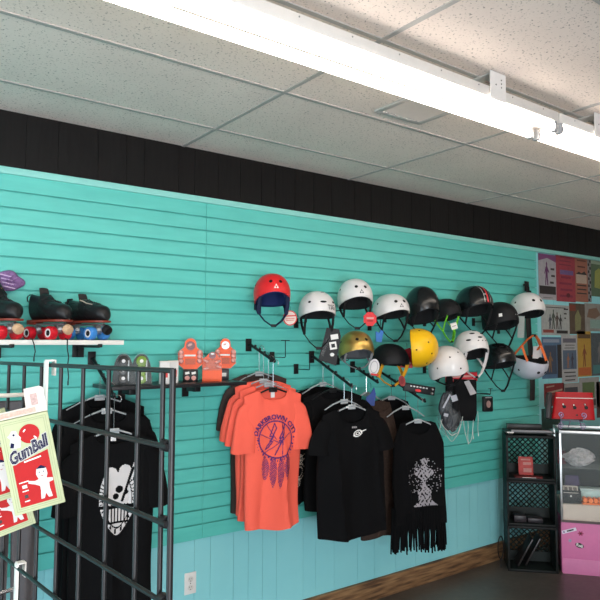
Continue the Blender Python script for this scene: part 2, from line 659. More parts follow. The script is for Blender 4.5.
for k, (u, w_, h_, l) in enumerate(((.10, .09, .05, 'small dark packet lying at the left in the middle crate'), (.21, .11, .035, 'flat dark packet lying at the right in the middle crate'))):
    t = thing('dark_packet', l, 'packet', cpt(u, .09, CH + .011), cy)
    b = MB(); b.box((0, 0, h_ / 2), (w_, .09, h_), bev=.004); b.build('wrapper', mat('packet_dark', (.025, .02, .024), .35, var=.4, scale=60), t)

# ------------------------------------------------------------------ display case with pink base
DA, DB = (4.512, 2.775), (4.671, 2.578)
dy = oriented(DA, DB)
dx_, dy_ = Matrix.Rotation(dy, 3, 'Z') @ Vector((1, 0, 0)), Matrix.Rotation(dy, 3, 'Z') @ Vector((0, 1, 0))
DW, DD, DH = 1.20, 0.36, 1.055


def dpt(u, v, z):
    return Vector((DA[0], DA[1], z)) + dx_ * u + dy_ * v


case = thing('display_case', 'glass display case with a pink base and metal edges at the right', 'display case', dpt(0, 0, 0), dy)
PINK = mat('pink_laminate', (0.62, 0.17, 0.36), 0.5)
b = MB(); b.box((DW / 2, DD / 2, .190), (DW, DD, .37), bev=.003); base = b.build('base', PINK, case)
b = MB(); b.box((DW / 2, DD / 2 - .001, .055), (DW - .01, DD + .004, .11), bev=.002)
b.build('plinth', mat('pink_plinth', (0.60, 0.19, 0.37), 0.5), case)
b = MB(); b.box((DW / 2, -.001, .383), (DW, .008, .016)); b.build('base_rail', mat('dark_rail', (.10, .07, .07), .4), case)
b = MB(); b.box((DW / 2, DD / 2, .4425), (DW - .03, DD - .03, .125), bev=.002); b.build('deck', mat('cream_deck', (0.62, 0.52, 0.44), 0.55), case)
STEEL = mat('brushed_steel', (0.55, 0.57, 0.58), 0.3, .9)
b = MB()
for u in (.008, DW - .008):
    for v in (.008, DD - .008):
        b.box((u, v, (DH + .39) / 2), (.016, .016, DH - .39), bev=.002)
for v in (.008, DD - .008):
    b.box((DW / 2, v, DH - .012), (DW, .016, .022), bev=.002)
for u in (.008, DW - .008):
    b.box((u, DD / 2, DH - .012), (.016, DD, .022), bev=.002)
b.build('metal_frame', STEEL, case)
GLS = mat('showcase_glass', (0.75, 0.85, 0.85), 0.04, alpha=0.045, var=0)
b = MB(); b.box((DW / 2, .006, (DH + .39) / 2), (DW - .034, .004, DH - .41)); b.build('front_glass', GLS, case)
b = MB(); b.box((.007, DD / 2, (DH + .39) / 2), (.004, DD - .034, DH - .41)); b.build('side_glass', GLS, case)
b = MB(); b.box((DW / 2, DD / 2, DH - .003), (DW - .02, DD - .02, .005)); b.build('top_glass', GLS, case)
b = MB(); b.box((DW / 2, DD * .62, .755), (DW - .04, DD * .5, .006)); b.build('glass_shelf', mat('shelf_glass', (0.7, 0.8, 0.8), 0.05, alpha=0.15, var=0), case)
b = MB(); b.box((DW / 2, DD - .016, (DH + .506) / 2), (DW - .04, .006, DH - .56)); b.build('back_panel', mat('case_back_dark', (.012, .015, .015), .6), case)
# stickers on the pink base
def sticker(label, u, z, pts, m, detail):
    o = thing('sticker', label, 'sticker', dpt(u, -.0018, z), dy, 'stickers on the pink base')
    b = MB(); b.prism(pts, -.0012, 0); b.build('backing', m, o)
    detail(o)


def ring(rx, rz_, n=24, rot=0):
    return [(rx * math.cos(a) * math.cos(rot) - rz_ * math.sin(a) * math.sin(rot), rx * math.cos(a) * math.sin(rot) + rz_ * math.sin(a) * math.cos(rot))
            for a in [2 * math.pi * k / n for k in range(n)]]


def rect(w, h, rot=0, cx=0, cz=0):
    c, s = math.cos(rot), math.sin(rot)
    return [(cx + x * c - z * s, cz + x * s + z * c) for x, z in ((-w / 2, -h / 2), (w / 2, -h / 2), (w / 2, h / 2), (-w / 2, h / 2))]


def d1(o):
    b = MB(); b.prism(rect(.05, .010, .32, .008, .003), -.0022, -.0014); b.build('dark_lettering', BPL, o)
    b = MB(); b.prism(ring(.006, .006, 12), -.0022, -.0014, lambda x, y, z: Vector((x - .036, y, z - .012))); b.build('round_mark', mat('purple_mark', (.12, .04, .2), .5), o)


def d2(o):
    b = MB(); b.prism(ring(.007, .007, 12), -.0022, -.0014); b.build('centre_dot', mat('maroon', (.08, .01, .02), .5), o)


def d3(o):
    text_mesh('Roll', .030, WHT, 'white_lettering', o, lambda x, z: Vector((x * .95 + z * .2, -.0022, z - x * .3)), .001)


def d4(o):
    b = MB(); b.prism(ring(.006, .008, 5), -.0022, -.0014); b.build('grey_figure', mat('grey_blue', (.25, .32, .42), .5), o)


sticker('long white sticker with dark lettering stuck slanting on the pink base', .055, .315, rect(.105, .024, .32), mat('sticker_white', (.72, .68, .78), .4), d1)
sticker('purplish red flower shaped sticker on the pink base', .135, .300, [((.018 + .004 * math.cos(6 * a)) * math.cos(a), (.015 + .004 * math.cos(6 * a)) * math.sin(a)) for a in [2 * math.pi * k / 36 for k in range(36)]],
        mat('sticker_plum', (.36, .04, .12), .4), d2)
sticker('black oval sticker with white script on the pink base', .125, .212, ring(.030, .018, 24, -.3), BPL, d3)
sticker('small faint grey sticker on the pink base', .060, .243, ring(.012, .014, 7), mat('sticker_greyish', (.42, .30, .44), .4), d4)

# goods inside the case
def lump(name, label, cat, p, yaw, shape, m, det=None):
    o = thing(name, label, cat, p, yaw)
    shape(o, m)
    if det:
        det(o)


def wheelpack(u, v, z, label, m):
    o = thing('wheel_pack', label, 'skate wheels', dpt(u, v, z), dy, 'packs of skate wheels in the case')
    b = MB(); b.box((0, 0, .006), (.15, .075, .012), bev=.003); b.build('tray', m, o)
    for i in range(4):
        for row in (0, 1):
            x = -.054 + i * .036
            b = MB(); b.lathe([(.006, -.014), (.0165, -.014), (.0175, 0), (.0165, .014), (.006, .014)], along((x, -.02 + row * .038, .030), (0, 1, 0)), 14)
            w = b.build('wheel', m, o)
    return o


wheelpack(.235, .07, .506, 'pack of bright orange skate wheels inside the display case', mat('orange_wheel', (.85, .18, .02), .35))
t = thing('black_box', 'black box with a small white mark inside the case below the tilted card', 'box', dpt(.085, .09, .506), dy)
b = MB(); b.box((0, 0, .048), (.135, .10, .095), bev=.004); b.build('carton', BPL, t)
b = MB(); b.prism(ring(.007, .008, 8), -.0515, -.0505, lambda x, y, z: Vector((x - .005, y, z + .055))); b.build('white_mark', WHT, t)
t = thing('price_card', 'tilted pale card with small pictures lying on the black box', 'card', dpt(.080, .055, 0.605), dy, rot=(math.radians(-38), 0, dy))
b = MB(); b.box((0, 0, .003), (.105, .003, .06), bev=.0005); b.build('card', mat('card_cream', (.50, .45, .40), .6), t)
for i in range(3):
    b = MB(); b.box((-.032 + i * .032, -.002, .003), (.024, .001, .036)); b.build('picture', mat('card_picture', (.12, .10, .09), .6, var=.5, scale=120), t)
t = thing('pale_tray', 'pale green plastic tray inside the case behind the orange wheels', 'tray', dpt(.24, .17, .506), dy)
b = MB(); b.box((0, 0, .045), (.16, .08, .09), bev=.006); b.build('tray_body', mat('mint_plastic', (.45, .62, .58), .35), t)
b = MB(); b.box((0, -.01, .095), (.17, .09, .010), bev=.003); b.build('tray_lid', mat('mint_lid', (.55, .68, .64), .3), t)
t = thing('red_ornament', 'dark red spool standing right of the pale tray in the case', 'spool', dpt(.33, .17, .506), dy)
b = MB(); b.lathe([(.02, 0), (.022, .01), (.008, .02), (.008, .085), (.02, .095), (.02, .11), (.006, .12)], seg=16); b.build('spool_body', mat('dark_red', (.25, .015, .015), .35), t)
# crumpled clear bag and dark goods on the glass shelf
t = thing('clear_bag', 'crumpled clear plastic bag of parts on the glass shelf of the case', 'bag', dpt(.17, .20, .759), dy)
rb = random.Random(5)
b = MB()
b.grid(lambda u, v: Vector((.11 * math.cos(2 * math.pi * u) * math.sin(math.pi * (v * .98 + .01)) * (.75 + .45 * rb.random()),
                            .07 * math.sin(2 * math.pi * u) * math.sin(math.pi * (v * .98 + .01)) * (.7 + .6 * rb.random()),
                            .07 + .065 * -math.cos(math.pi * v) * (.8 + .4 * rb.random()))), 18, 12, True)
b.build('bag_film', mat('bag_film', (.62, .60, .60), .25, alpha=.6, var=.5, scale=40), t, smooth=False)
for k, (u, v, w_, h_, c_, l) in enumerate(((.05, .30, .06, .10, (.13, .02, .03), 'dark red box at the left end of the glass shelf'),
                                        (.42, .25, .13, .12, (.08, .09, .10), 'dark grey box on the glass shelf right of the clear bag'))):
    t = thing('goods_box', l, 'box', dpt(u, v, .759), dy)
    b = MB(); b.box((0, 0, h_ / 2), (w_, .08, h_), bev=.003); b.build('carton', mat('goods_%s' % 'abc'[k], c_, .5, var=.5, scale=40), t)
    b = MB(); b.box((0, -.041, h_ * .6), (w_ * .7, .001, h_ * .2)); b.build('printed_strip', mat('dull_print', (.35, .33, .30), .6), t)
t = thing('purple_pouch', 'dim purple pouch standing on the deck inside the case', 'pouch', dpt(.12, .25, .506), dy)
b = MB()
b.grid(lambda u, v: Vector((.065 * (1 - .25 * v) * math.cos(2 * math.pi * u), .035 * (1 - .7 * v) * math.sin(2 * math.pi * u), .17 * v)), 20, 8, True, True, True)
b.build('pouch_body', mat('purple_cloth', (.07, .045, .12), .8, bump=.3), t)

# red studded bag on a wire easel
sx, sy = .085, .12
t = thing('wire_easel', 'thin curled wire easel on the display case under the red bag', 'easel', dpt(sx + .015, sy, DH), dy, scale=1.35)
PW = mat('lilac_wire', (.42, .34, .55), .3, .6)
for s in (-1, 1):
    pts = [(s * .045, .03, .075), (s * .05, .0, .04), (s * .055, -.03, .008)]
    sp = [(s * .055 + .018 * (1 - k / 22) * math.sin(k * .45) * s, -.05, .024 - .018 * (1 - k / 26) * math.cos(k * .45)) for k in range(20)]
    b = MB(); b.tube(pts + sp, .0028, 6); b.build('leg', PW, t)
    sp = [(s * .06 + .017 * (1 - k / 22) * math.sin(k * .45), -.066, .085 - .017 * (1 - k / 26) * math.cos(k * .45)) for k in range(20)]
    b = MB(); b.tube([(s * .05, .0, .048), (s * .055, -.05, .050)] + sp, .0028, 6); b.build('curled_rest', PW, t)
b = MB(); b.tube([(-.05, .0, .045), (.05, 0, .045)], .0028, 6); b.tube([(0, .0, .045), (0, .075, .004)], .0028, 6); b.build('crossbar', PW, t)
t = thing('red_bag', 'bright red studded bag with a black side resting on the wire easel', 'bag', dpt(sx + .03, sy - .045, DH + .078), dy, rot=(math.radians(-10), 0, dy), scale=1.25)
REDL = mat('red_leather', (0.42, 0.006, 0.010), 0.4)


def bagpt(u, v):
    a = 2 * math.pi * u
    c, s_ = math.cos(a), math.sin(a)
    w = .125 - .016 * v
    return Vector((w * math.copysign(abs(c) ** .35, c) + .012 * v, .030 * math.copysign(abs(s_) ** .5, s_) * (1 - .25 * v) + .02, .165 * v))


b = MB(); b.grid(bagpt, 40, 10, True, True, True); bag = b.build('body', REDL, t)
b = MB(); b.box((.012, -.0065, .128), (.215, .004, .004)); b.build('white_piping', WHT, t)
b = MB(); b.box((-.138, .02, .08), (.035, .062, .165), Matrix.Rotation(.10, 3, 'Y'), bev=.012); b.build('side_gusset', mat('gusset_black', (.03, .022, .024), .4), t)
for x, z in ((-.06, .075), (.0, .07), (.065, .072)):
    b = MB(); b.lathe([(.011, 0), (.010, .004), (.004, .006)], along((x + .01, -.010, z), (0, -1, 0)), 14); b.build('snap', BPL, t)
for x, z in ((-.066, .088), (-.005, .085), (.058, .09)):
    b = MB(); b.lathe([(.006, 0), (.005, .004)], along((x + .01, -.011, z), (0, -1, .2)), 10); b.build('stud', CHR, t)
b = MB(); b.lathe([(.006, 0), (.005, .004)], along((.02, -.011, .025), (0, -1, .2)), 10); b.build('stud', BPL, t)

# ------------------------------------------------------------------ posters on the wall
PY = SLAT + .020


def poster(x0, y0, x1, y1, label, base, items, thick=.0015, scale=30, var=.25, lift=0):
    """px rectangle on the wall plane; items: (part, colour, u0, v0, u1, v1) or with an outline"""
    Y = PY - lift
    base = tuple(k * .8 for k in base)  # sheet colour dimmed to stand in for light falling off at this end
    a, c = at(x0, y0, Y), at(x1, y1, Y)
    e = at(x1, y0, Y)
    w = e.x - a.x
    h = abs(a.z - at(x0, y0 + (y1 - y0), Y).z)
    o = thing('poster', label, 'poster', (a.x + w / 2, Y, a.z - h), group='posters on the wall beside the slatwall')
    b = MB(); b.box((0, 0, h / 2), (w, thick, h)); b.build('sheet', mat('poster_' + '_'.join('%02d' % int(k * 99) for k in base), base, .55, var=var, scale=scale), o, smooth=False)
    for k, it in enumerate(items):
        nm, col = it[0], it[1]
        col = tuple(k * .85 for k in col)  # ink colour dimmed for the same falloff of light
        m = mat('ink_' + '_'.join('%02d' % int(q * 99) for q in col), col, .55, var=.3, scale=70)
        pts = it[2]
        if len(pts) == 2:
            (u0, v0), (u1, v1) = pts
            pts = [(u0, v0), (u1, v0), (u1, v1), (u0, v1)]
        b = MB(); b.prism([((u - .5) * w, v * h) for u, v in pts], -thick / 2 - .0006 - .0002 * k, -thick / 2 - .0001 - .0002 * k)
        b.build(nm, m, o, smooth=False)
    return o


def man(cx=.5, z0=.1, s=.6, w=.16):
    o = [(-.45, 0), (-.25, .0), (-.05, .38), (.1, 0), (.35, 0), (.2, .45), (.25, .6), (.6, .50), (.62, .57), (.25, .75), (.12, .8), (.16, .92), (0, 1), (-.16, .92), (-.1, .8), (-.3, .74), (-.6, .5), (-.5, .46), (-.25, .6), (-.3, .4)]
    return [(cx + x * w, z0 + z * s) for x, z in o]


def lines(n, v0, v1, u0=.12, u1=.88, col=(.05, .04, .04), seed=0):
    r = random.Random(seed)
    out = []
    for k in range(n):
        v = v0 + (v1 - v0) * k / max(1, n - 1)
        d = r.random() * .12
        out.append(('text_line', col, ((u0 + d, v), (u1 - r.random() * .12, v + (v1 - v0) / max(1, n) * .45))))
    return out


DKI, PUR, YEL, BLU = (.03, .025, .025), (.12, .03, .11), (.45, .27, .05), (.04, .10, .20)
poster(538, 253, 555.5, 299, 'white poster with a standing purple figure, top left of the posters', (.42, .40, .42),
       [('purple_arch', (.22, .07, .18), [(.0, .84), (.5, .92), (1, .84), (1, 1), (0, 1)]), ('standing_figure', PUR, man(.46, .32, .52, .22)), ('dark_block', DKI, ((.04, .12), (.96, .30))),
        ] + lines(3, .36, .66, .62, .95, seed=1) + lines(1, .04, .06, seed=2))
poster(555.5, 254, 574.5, 301, 'plain red poster with faded blue title, second in the top row', (.36, .05, .07),
       [('blue_title', (.16, .10, .24), ((.2, .58), (.9, .68)))] + lines(3, .78, .94, .15, .85, (.20, .03, .05), 3) + lines(4, .1, .5, .15, .85, (.22, .03, .06), 4) + [('small_emblem', (.12, .02, .03), [(.6 + .1 * math.cos(a), .14 + .05 * math.sin(a)) for a in [k * .628 for k in range(10)]])])
poster(574.5, 257, 587, 301.5, 'orange and cream poster with dark banner lines, third in top row', (.36, .14, .09),
       [('cream_panel', (.46, .36, .28), ((.08, .42), (.92, .62))), ('dark_ridge', DKI, [(.05, .62), (.3, .68), (.5, .65), (.75, .70), (.95, .62)])] + lines(3, .18, .36, .05, .98, DKI, 5) + lines(2, .78, .92, .1, .9, (.12, .04, .03), 6))
poster(587, 258, 590.5, 302, 'narrow checkered black and white paper strip between two posters', (.25, .24, .24),
       [('check', DKI, ((.1 + .4 * (k % 2), .02 + k * .08), (.5 + .4 * (k % 2), .08 + k * .08))) for k in range(12)])
poster(590.5, 260, 606, 296, 'dark green poster with a yellow glow at the right picture edge', (.10, .16, .09),
       [('yellow_shape', (.30, .32, .08), [(.2, .25), (.8, .2), (.75, .7), (.5, .8), (.25, .7)]), ('pale_header', (.30, .38, .28), ((0, .9), (1, 1)))])
poster(541, 304, 569, 335, 'white event poster with a cluster of dark figures', (.42, .44, .42),
       [('figure', (.07, .09, .07), man(.42, .2, .66, .12)), ('figure', (.10, .07, .06), man(.55, .2, .58, .12)), ('figure', (.06, .07, .09), man(.3, .2, .5, .10)), ('figure', (.05, .05, .05), man(.67, .2, .5, .1)),
        ('red_band', (.28, .06, .05), ((.05, .08), (.42, .18))), ('dark_band', DKI, ((.52, .06), (.92, .16)))] + lines(3, .55, .85, .78, .98, seed=8) + lines(1, .9, .95, .1, .9, DKI, 9))
poster(569, 303, 584.5, 334, 'dark brown and olive painted poster in the second row', (.11, .075, .05),
       [('olive_shape', (.22, .22, .10), [(.35, .1), (.7, .15), (.75, .55), (.55, .8), (.35, .6)]), ('red_corner', (.22, .05, .03), ((.0, .75), (.4, .95)))], var=.6, scale=16)
poster(584.5, 303, 604, 331, 'pale grey poster with a mint patch in the second row', (.30, .29, .26),
       [('mint_patch', (.25, .38, .33), ((.25, .1), (.8, .42))), ('brown_shape', (.20, .12, .08), [(.1, .5), (.5, .45), (.8, .6), (.6, .85), (.2, .8)])], var=.5, scale=20)
poster(541.5, 337, 561, 379, 'blue bordered poster with a dark figure, beside the hanging helmet', (.09, .17, .28),
       [('dark_field', (.05, .07, .11), ((.12, .10), (.74, .80))), ('title', (.28, .32, .40), ((.06, .87), (.9, .95))), ('figure', (.24, .13, .06), man(.42, .15, .5, .2)), ('dark_side', DKI, ((.78, .0), (1, .82)))])
poster(561, 335, 577, 383, 'white poster with a blue and orange crowd photo in its middle', (.44, .44, .43),
       [('photo', (.10, .14, .20), ((.08, .28), (.92, .68))), ('figure', (.34, .15, .07), man(.4, .30, .33, .15)), ('figure', (.06, .05, .07), man(.66, .30, .33, .15)), ('title', (.14, .13, .16), ((.1, .84), (.9, .93)))] + lines(2, .72, .78, seed=11) + lines(3, .04, .2, seed=12))
poster(577, 331, 590.5, 377, 'yellow poster with a running orange figure', (.50, .30, .05),
       [('runner', (.24, .07, .03), man(.5, .22, .5, .25)), ('orange_ground', (.48, .12, .03), ((.05, .03), (.95, .2))), ('title', (.12, .07, .03), ((.05, .84), (.95, .93)))], var=.2)
poster(590.5, 333, 607, 376, 'dark slate poster with a pale figure at the right edge', (.08, .10, .11),
       [('pale_figure', (.20, .19, .18), man(.5, .3, .5, .2)), ('teal_mark', (.06, .2, .2), ((.1, .05), (.6, .25)))], var=.5)
poster(544, 384, 564, 407, 'dark red banner with cream lettering low on the wall', (.26, .025, .03),
       [('cream_lettering', (.5, .38, .28), [(.15, .55), (.9, .66), (.9, .74), (.15, .63)]), ('cream_lettering', (.45, .32, .24), [(.1, .82), (.5, .86), (.5, .92), (.1, .88)])])
poster(563, 383.5, 579, 398, 'small pale poster with dark shapes behind the red bag', (.33, .31, .29), [('dark_photo', (.05, .05, .06), ((.1, .15), (.9, .7)))])
poster(579, 378, 599, 410, 'pale poster with a green plant picture behind the red bag', (.34, .33, .31), [('green_picture', (.10, .15, .06), ((.15, .35), (.75, .85))), ('dark_photo', (.06, .05, .05), ((.12, .1), (.8, .3)))])
poster(541.5, 409, 560, 430, 'dark green poster low beside the end of the slatwall', (.02, .07, .06), [('pale_mark', (.12, .2, .18), ((.2, .6), (.4, .75)))], lift=0)
poster(596, 382, 612, 418, 'dark poster at the right edge right of the red bag', (.10, .06, .05), [('brown_shape', (.22, .08, .05), ((.2, .2), (.8, .6)))])


# ------------------------------------------------------------------ wall fittings
def depth_at(px, Y):
    d = ray(px, 330)
    return Y / d.y          # distance along the viewing axis of a point on the plane Y


def plate(parent, w=.034, h=.062):
    b = MB(); b.box((0, 0.004, 0), (w, .005, h), bev=.001)
    b.box((0, 0.010, h * .3), (w * .8, .008, .006))
    return b.build('wall_plate', BLK, parent)


HK = 'wire display hooks on the slatwall'


def wire_hook(px, py, label, out=.13, up=.10, bar=.06, group=HK, pos=None):
    p = pos or at(px, py, SLAT - .008)
    t = thing('display_hook', label, 'hook', p, 0, group)
    plate(t)
    b = MB()
    b.tube([(0, 0, 0), (0, -out, 0), (0, -out - .004, .006), (0, -out - .004, up)], .0028, 6)
    b.build('wire_stem', BLK, t)
    if bar:
        b = MB(); b.tube([(-bar / 2, -out - .004, up), (bar / 2, -out - .004, up)], .0028, 6)
        b.build('crossbar', BLK, t)
    return t


def waterfall(px, py, length, drop, label, n=5, group='waterfall arms holding the clothes hangers'):
    p = at(px, py, SLAT - .008)
    t = thing('waterfall_arm', label, 'clothes arm', p, 0, group)
    plate(t, .040, .075)
    b = MB(); b.tube([(0, 0, 0), (0, -.02, 0), (0, -length, -drop)], .0085, 8)
    b.build('arm', BLK, t)
    for k in range(n):
        f = (k + 1) / n
        y, z = -.02 - (length - .03) * f, -drop * f
        b = MB(); b.tube([(0, y, z), (0, y - .004, z + .020)], [.0085, .0065], 8)
        b.build('peg', BLK, t)
    return p


wire_hook(272.5, 357, 'black wire hook with a T bar left of centre, higher of the bare two')
wire_hook(296.5, 369, 'black wire hook with a T bar below the first, lower of the bare two')
for (px, py, l) in ((257, 305, 'black hook plate behind the red helmet'), (296.5, 323, 'black hook plate behind the round red and white tag'),
                    (334, 311, 'black hook plate left of the upper white helmet with two holes'), (370, 326, 'black hook plate below the red eight sided tag'),
                    (338, 360, 'black hook plate left of the gold helmet'), (425, 369, 'black hook plate below the yellow helmet'),
                    (385, 318, 'black hook plate behind the low white helmet'), (425, 322, 'black hook plate below the glossy black helmet'),
                    (474, 322, 'black hook plate behind the red striped helmet'), (455, 385, 'black hook plate behind the black pad pack'),
                    (499, 330, 'black hook plate behind the matte black helmet on the right')):
    wire_hook(px, py, l, .10, .04, 0)

# ------------------------------------------------------------------ helmets
NAVY = mat('navy_foam', (0.010, 0.022, 0.10), 0.8)
FOAM = mat('black_foam', (0.012, 0.012, 0.013), 0.9)
HOLE = mat('hole_black', (0.004, 0.004, 0.004), 0.8)


def shell_point(th, ph, a, b_, c, off=0.0):
    s = math.sin(th) if th < math.pi / 2 else 1 - .12 * (th - math.pi / 2) ** 1.2
    s = s ** .88 if s > 0 else 0
    z = math.cos(th)
    zz = z if z < 0 else z ** .95
    f = 1 - off / a
    return Vector((a * f * s * math.sin(ph), -b_ * f * s * math.cos(ph), (c * f if zz > 0 else c) * zz))


def helmet(px, py, wpx, label, shell, Y=3.0, yaw=-.40, tilt=.06, roll=0.0, liner=None, strap=None, holes='two', logo=None,
           straps=True, rim_back=.42, deep=1.0, pos=None, strap_len=1.0, rim=None):
    liner = liner or FOAM
    strap = strap or BPL
    dp = depth_at(px, Y)
    a = wpx * dp / FPX / 2.06
    s = a / .108
    R_ = Matrix.Rotation(yaw, 3, 'Z') @ Matrix.Rotation(roll, 3, 'Y') @ Matrix.Rotation(-tilt, 3, 'X')
    t = thing('helmet', label, 'helmet', at(px, py, Y), 0, 'helmets hanging on the slatwall', rot=R_.to_euler())
    A, B_, C_ = .108 * s, .132 * s, .125 * s * deep

    def thm(ph):
        return math.pi / 2 + rim_back * (1 - math.cos(ph)) / 2 + (.12 * math.sin(ph) ** 2) + (rim or 0) * math.cos(4 * ph)

    def outer(u, v):
        ph = 2 * math.pi * u
        return shell_point(.02 + (thm(ph) - .02) * v, ph, A, B_, C_)

    def inner(u, v):
        ph = 2 * math.pi * u
        return shell_point(.02 + (thm(ph) - .025) * (1 - v), ph, A, B_, C_, .008)
    b = MB()
    o = b.grid(outer, 40, 20, True)
    i = b.grid(inner, 40, 20, True)
    for k in range(40):
        b.bm.faces.new((o[-1][k], o[-1][(k + 1) % 40], i[0][(k + 1) % 40], i[0][k]))
    b.bm.faces.new(o[0])
    b.bm.faces.new(i[-1])
    sh = b.build('shell', shell, t)
    # padded liner: thick lobes following the inside of the shell
    def lin(u, v):
        ph = 2 * math.pi * u
        return shell_point(.02 + (thm(ph) - .02) * (1 - v) - .04, ph, A, B_, C_, .012 + .018 * (1 - v * .2) + .003 * math.cos(6 * ph))

    def lin2(u, v):
        ph = 2 * math.pi * u
        return shell_point(.02 + (thm(ph) + .02) * v, ph, A, B_, C_, .0095)
    b = MB()
    o = b.grid(lin2, 40, 12, True)
    i = b.grid(lin, 40, 12, True)
    for k in range(40):
        b.bm.faces.new((o[-1][k], o[-1][(k + 1) % 40], i[0][(k + 1) % 40], i[0][k]))
    b.build('liner', liner, t)

    def on_shell(th, ph, off=0.0):
        p = shell_point(th, ph, A, B_, C_)
        n = Vector((p.x / A ** 2, p.y / B_ ** 2, p.z / C_ ** 2)).normalized()
        return p + n * off, n

    def vent(th, ph, rx, rz_):
        p, n = on_shell(th, ph, -.001)
        M = Matrix.Translation(p) @ n.to_track_quat('Z', 'Y').to_matrix().to_4x4() @ Matrix.Diagonal((rx, rz_, 1, 1))
        b = MB(); b.lathe([(.9, 0), (1, .0018), (.8, .0022), (.1, .0012)], M, 14)
        b.build('vent', HOLE, sh)
    if holes == 'two':
        for sg in (-1, 1):
            vent(1.08, sg * .30, .0105 * s, .0105 * s)
            vent(1.15, sg * 1.45, .007 * s, .007 * s)
    elif holes == 'slots':
        for ph, w in ((-.75, .010), (.05, .020), (.85, .018)):
            vent(1.16, ph, w * s, .0070 * s)
        vent(.45, .3, .012 * s, .003 * s)
    elif holes == 'dots':
        for th, ph in ((.75, -.35), (.62, .55), (1.3, -1.1), (1.35, .1), (1.05, 1.1), (.95, 1.5)):
            vent(th, ph, .005 * s, .005 * s)
    elif holes == 'many':
        for th, ph in ((.7, -.5), (.7, .5), (1.0, 0), (1.15, -.8), (1.15, .8), (.35, 0)):
            vent(th, ph, .018 * s, .007 * s)
    if straps:
        L = strap_len
        SW = .0115 if strap is not BPL and strap.name != 'clear_strap' else .0075
        chin = Vector((0, -.035 * s, -.185 * s * L))
        for sg in (-1, 1):
            y1, _ = on_shell(thm(.95) - .06, sg * .95, -.009)
            y2, _ = on_shell(thm(2.1) - .06, sg * 2.1, -.009)
            j = Vector((sg * .080 * s, -.015 * s, -.115 * s * L))
            b = MB()
            b.tube([y1, y1.lerp(j, .5) + Vector((sg * .004, 0, 0)), j], SW * s, 6, .4)
            b.tube([y2, y2.lerp(j, .5) + Vector((sg * .004, 0, 0)), j], SW * s, 6, .4)
            b.tube([j, j.lerp(chin, .5) + Vector((sg * .010, 0, -.006)), chin + Vector((sg * .012, 0, 0))], SW * 1.1 * s, 6, .4)
            b.build('chin_strap', strap, t)
        b = MB(); b.box(chin, (.032 * s, .010, .016 * s), bev=.003); b.build('buckle', BPL, t)
    if logo:
        logo(t, on_shell, s)
    return t


def ink(o, on_shell, pts, th, ph, m, name='logo', off=.0010):
    """flat outline wrapped on the shell around (th, ph)"""
    pr = [on_shell(th - z, ph + x, off)[0] for x, z in pts]
    bm = bmesh.new()
    f = bm.faces.new([bm.verts.new(p) for p in pr])
    f.normal_update()
    bmesh.ops.triangulate(bm, faces=[f])
    me = bpy.data.meshes.new(name); bm.to_mesh(me); bm.free(); me.materials.append(m)
    q = bpy.data.objects.new(name, me); COL.objects.link(q); q.parent = o
    return q


def tri_logo(m):
    def f(o, on, s):
        for dx, dz in ((0, .05), (-.07, -.06), (.07, -.06)):
            ink(o, on, [(dx - .06, dz - .05), (dx + .06, dz - .05), (dx, dz + .06)], 1.32, 0.0, m)
    return f


def word_logo(word, m, th, ph, size):
    def f(o, on, s):
        text_mesh(word, size, m, 'lettering', o, lambda x, z: on(th - z, ph + x, .0012)[0], .004)
    return f


def stripes(o, on, s):
    for (ph0, m, w, nm) in ((.09, mat('stripe_red', (.55, .02, .03), .35), .20, 'red_stripe'), (-.09, WHT, .035, 'white_stripe'), (.26, WHT, .025, 'white_stripe'),):
        bm = bmesh.new()
        rows = []
        for k in range(25):
            th = 1.52 - k * 2.8 / 24
            # stripes run front to back beside the crown: constant x on the shell
            xx = .060 * math.sin(ph0) / math.sin(.5) / .108
            r = []
            for e in (-w / 2, w / 2):
                X = (xx + e * .55)
                yy = math.sin(th) * math.sqrt(max(0, 1 - X * X)); zz = math.cos(th) * math.sqrt(max(0, 1 - X * X))
                th2 = math.acos(max(-1, min(1, zz))); ph2 = math.atan2(X, yy)
                r.append(bm.verts.new(on(th2, ph2, .0012)[0]))
            rows.append(r)
        for a_, c_ in zip(rows, rows[1:]):
            bm.faces.new((a_[0], a_[1], c_[1], c_[0]))
        me = bpy.data.meshes.new(nm); bm.to_mesh(me); bm.free(); me.materials.append(m)
        q = bpy.data.objects.new(nm, me); COL.objects.link(q); q.parent = o
    for r_ in (.6, -.6):
        c, s2 = math.cos(r_), math.sin(r_)
        ink(o, on, [(x * c - z * s2, x * s2 + z * c) for x, z in ((-.10, -.02), (.10, -.02), (.10, .02), (-.10, .02))], 1.12, .0, mat('logo_grey', (.3, .3, .3), .4))


def swoosh(o, on, s):
    pts = [(-.25, -.10), (-.1, .02), (.1, .08), (.3, .06), (.42, -.05), (.30, -.02), (.34, -.16), (.24, -.02), (.05, .03), (-.1, -.03)]
    ink(o, on, pts, 1.02, .75, mat('logo_pale', (.45, .45, .45), .4))


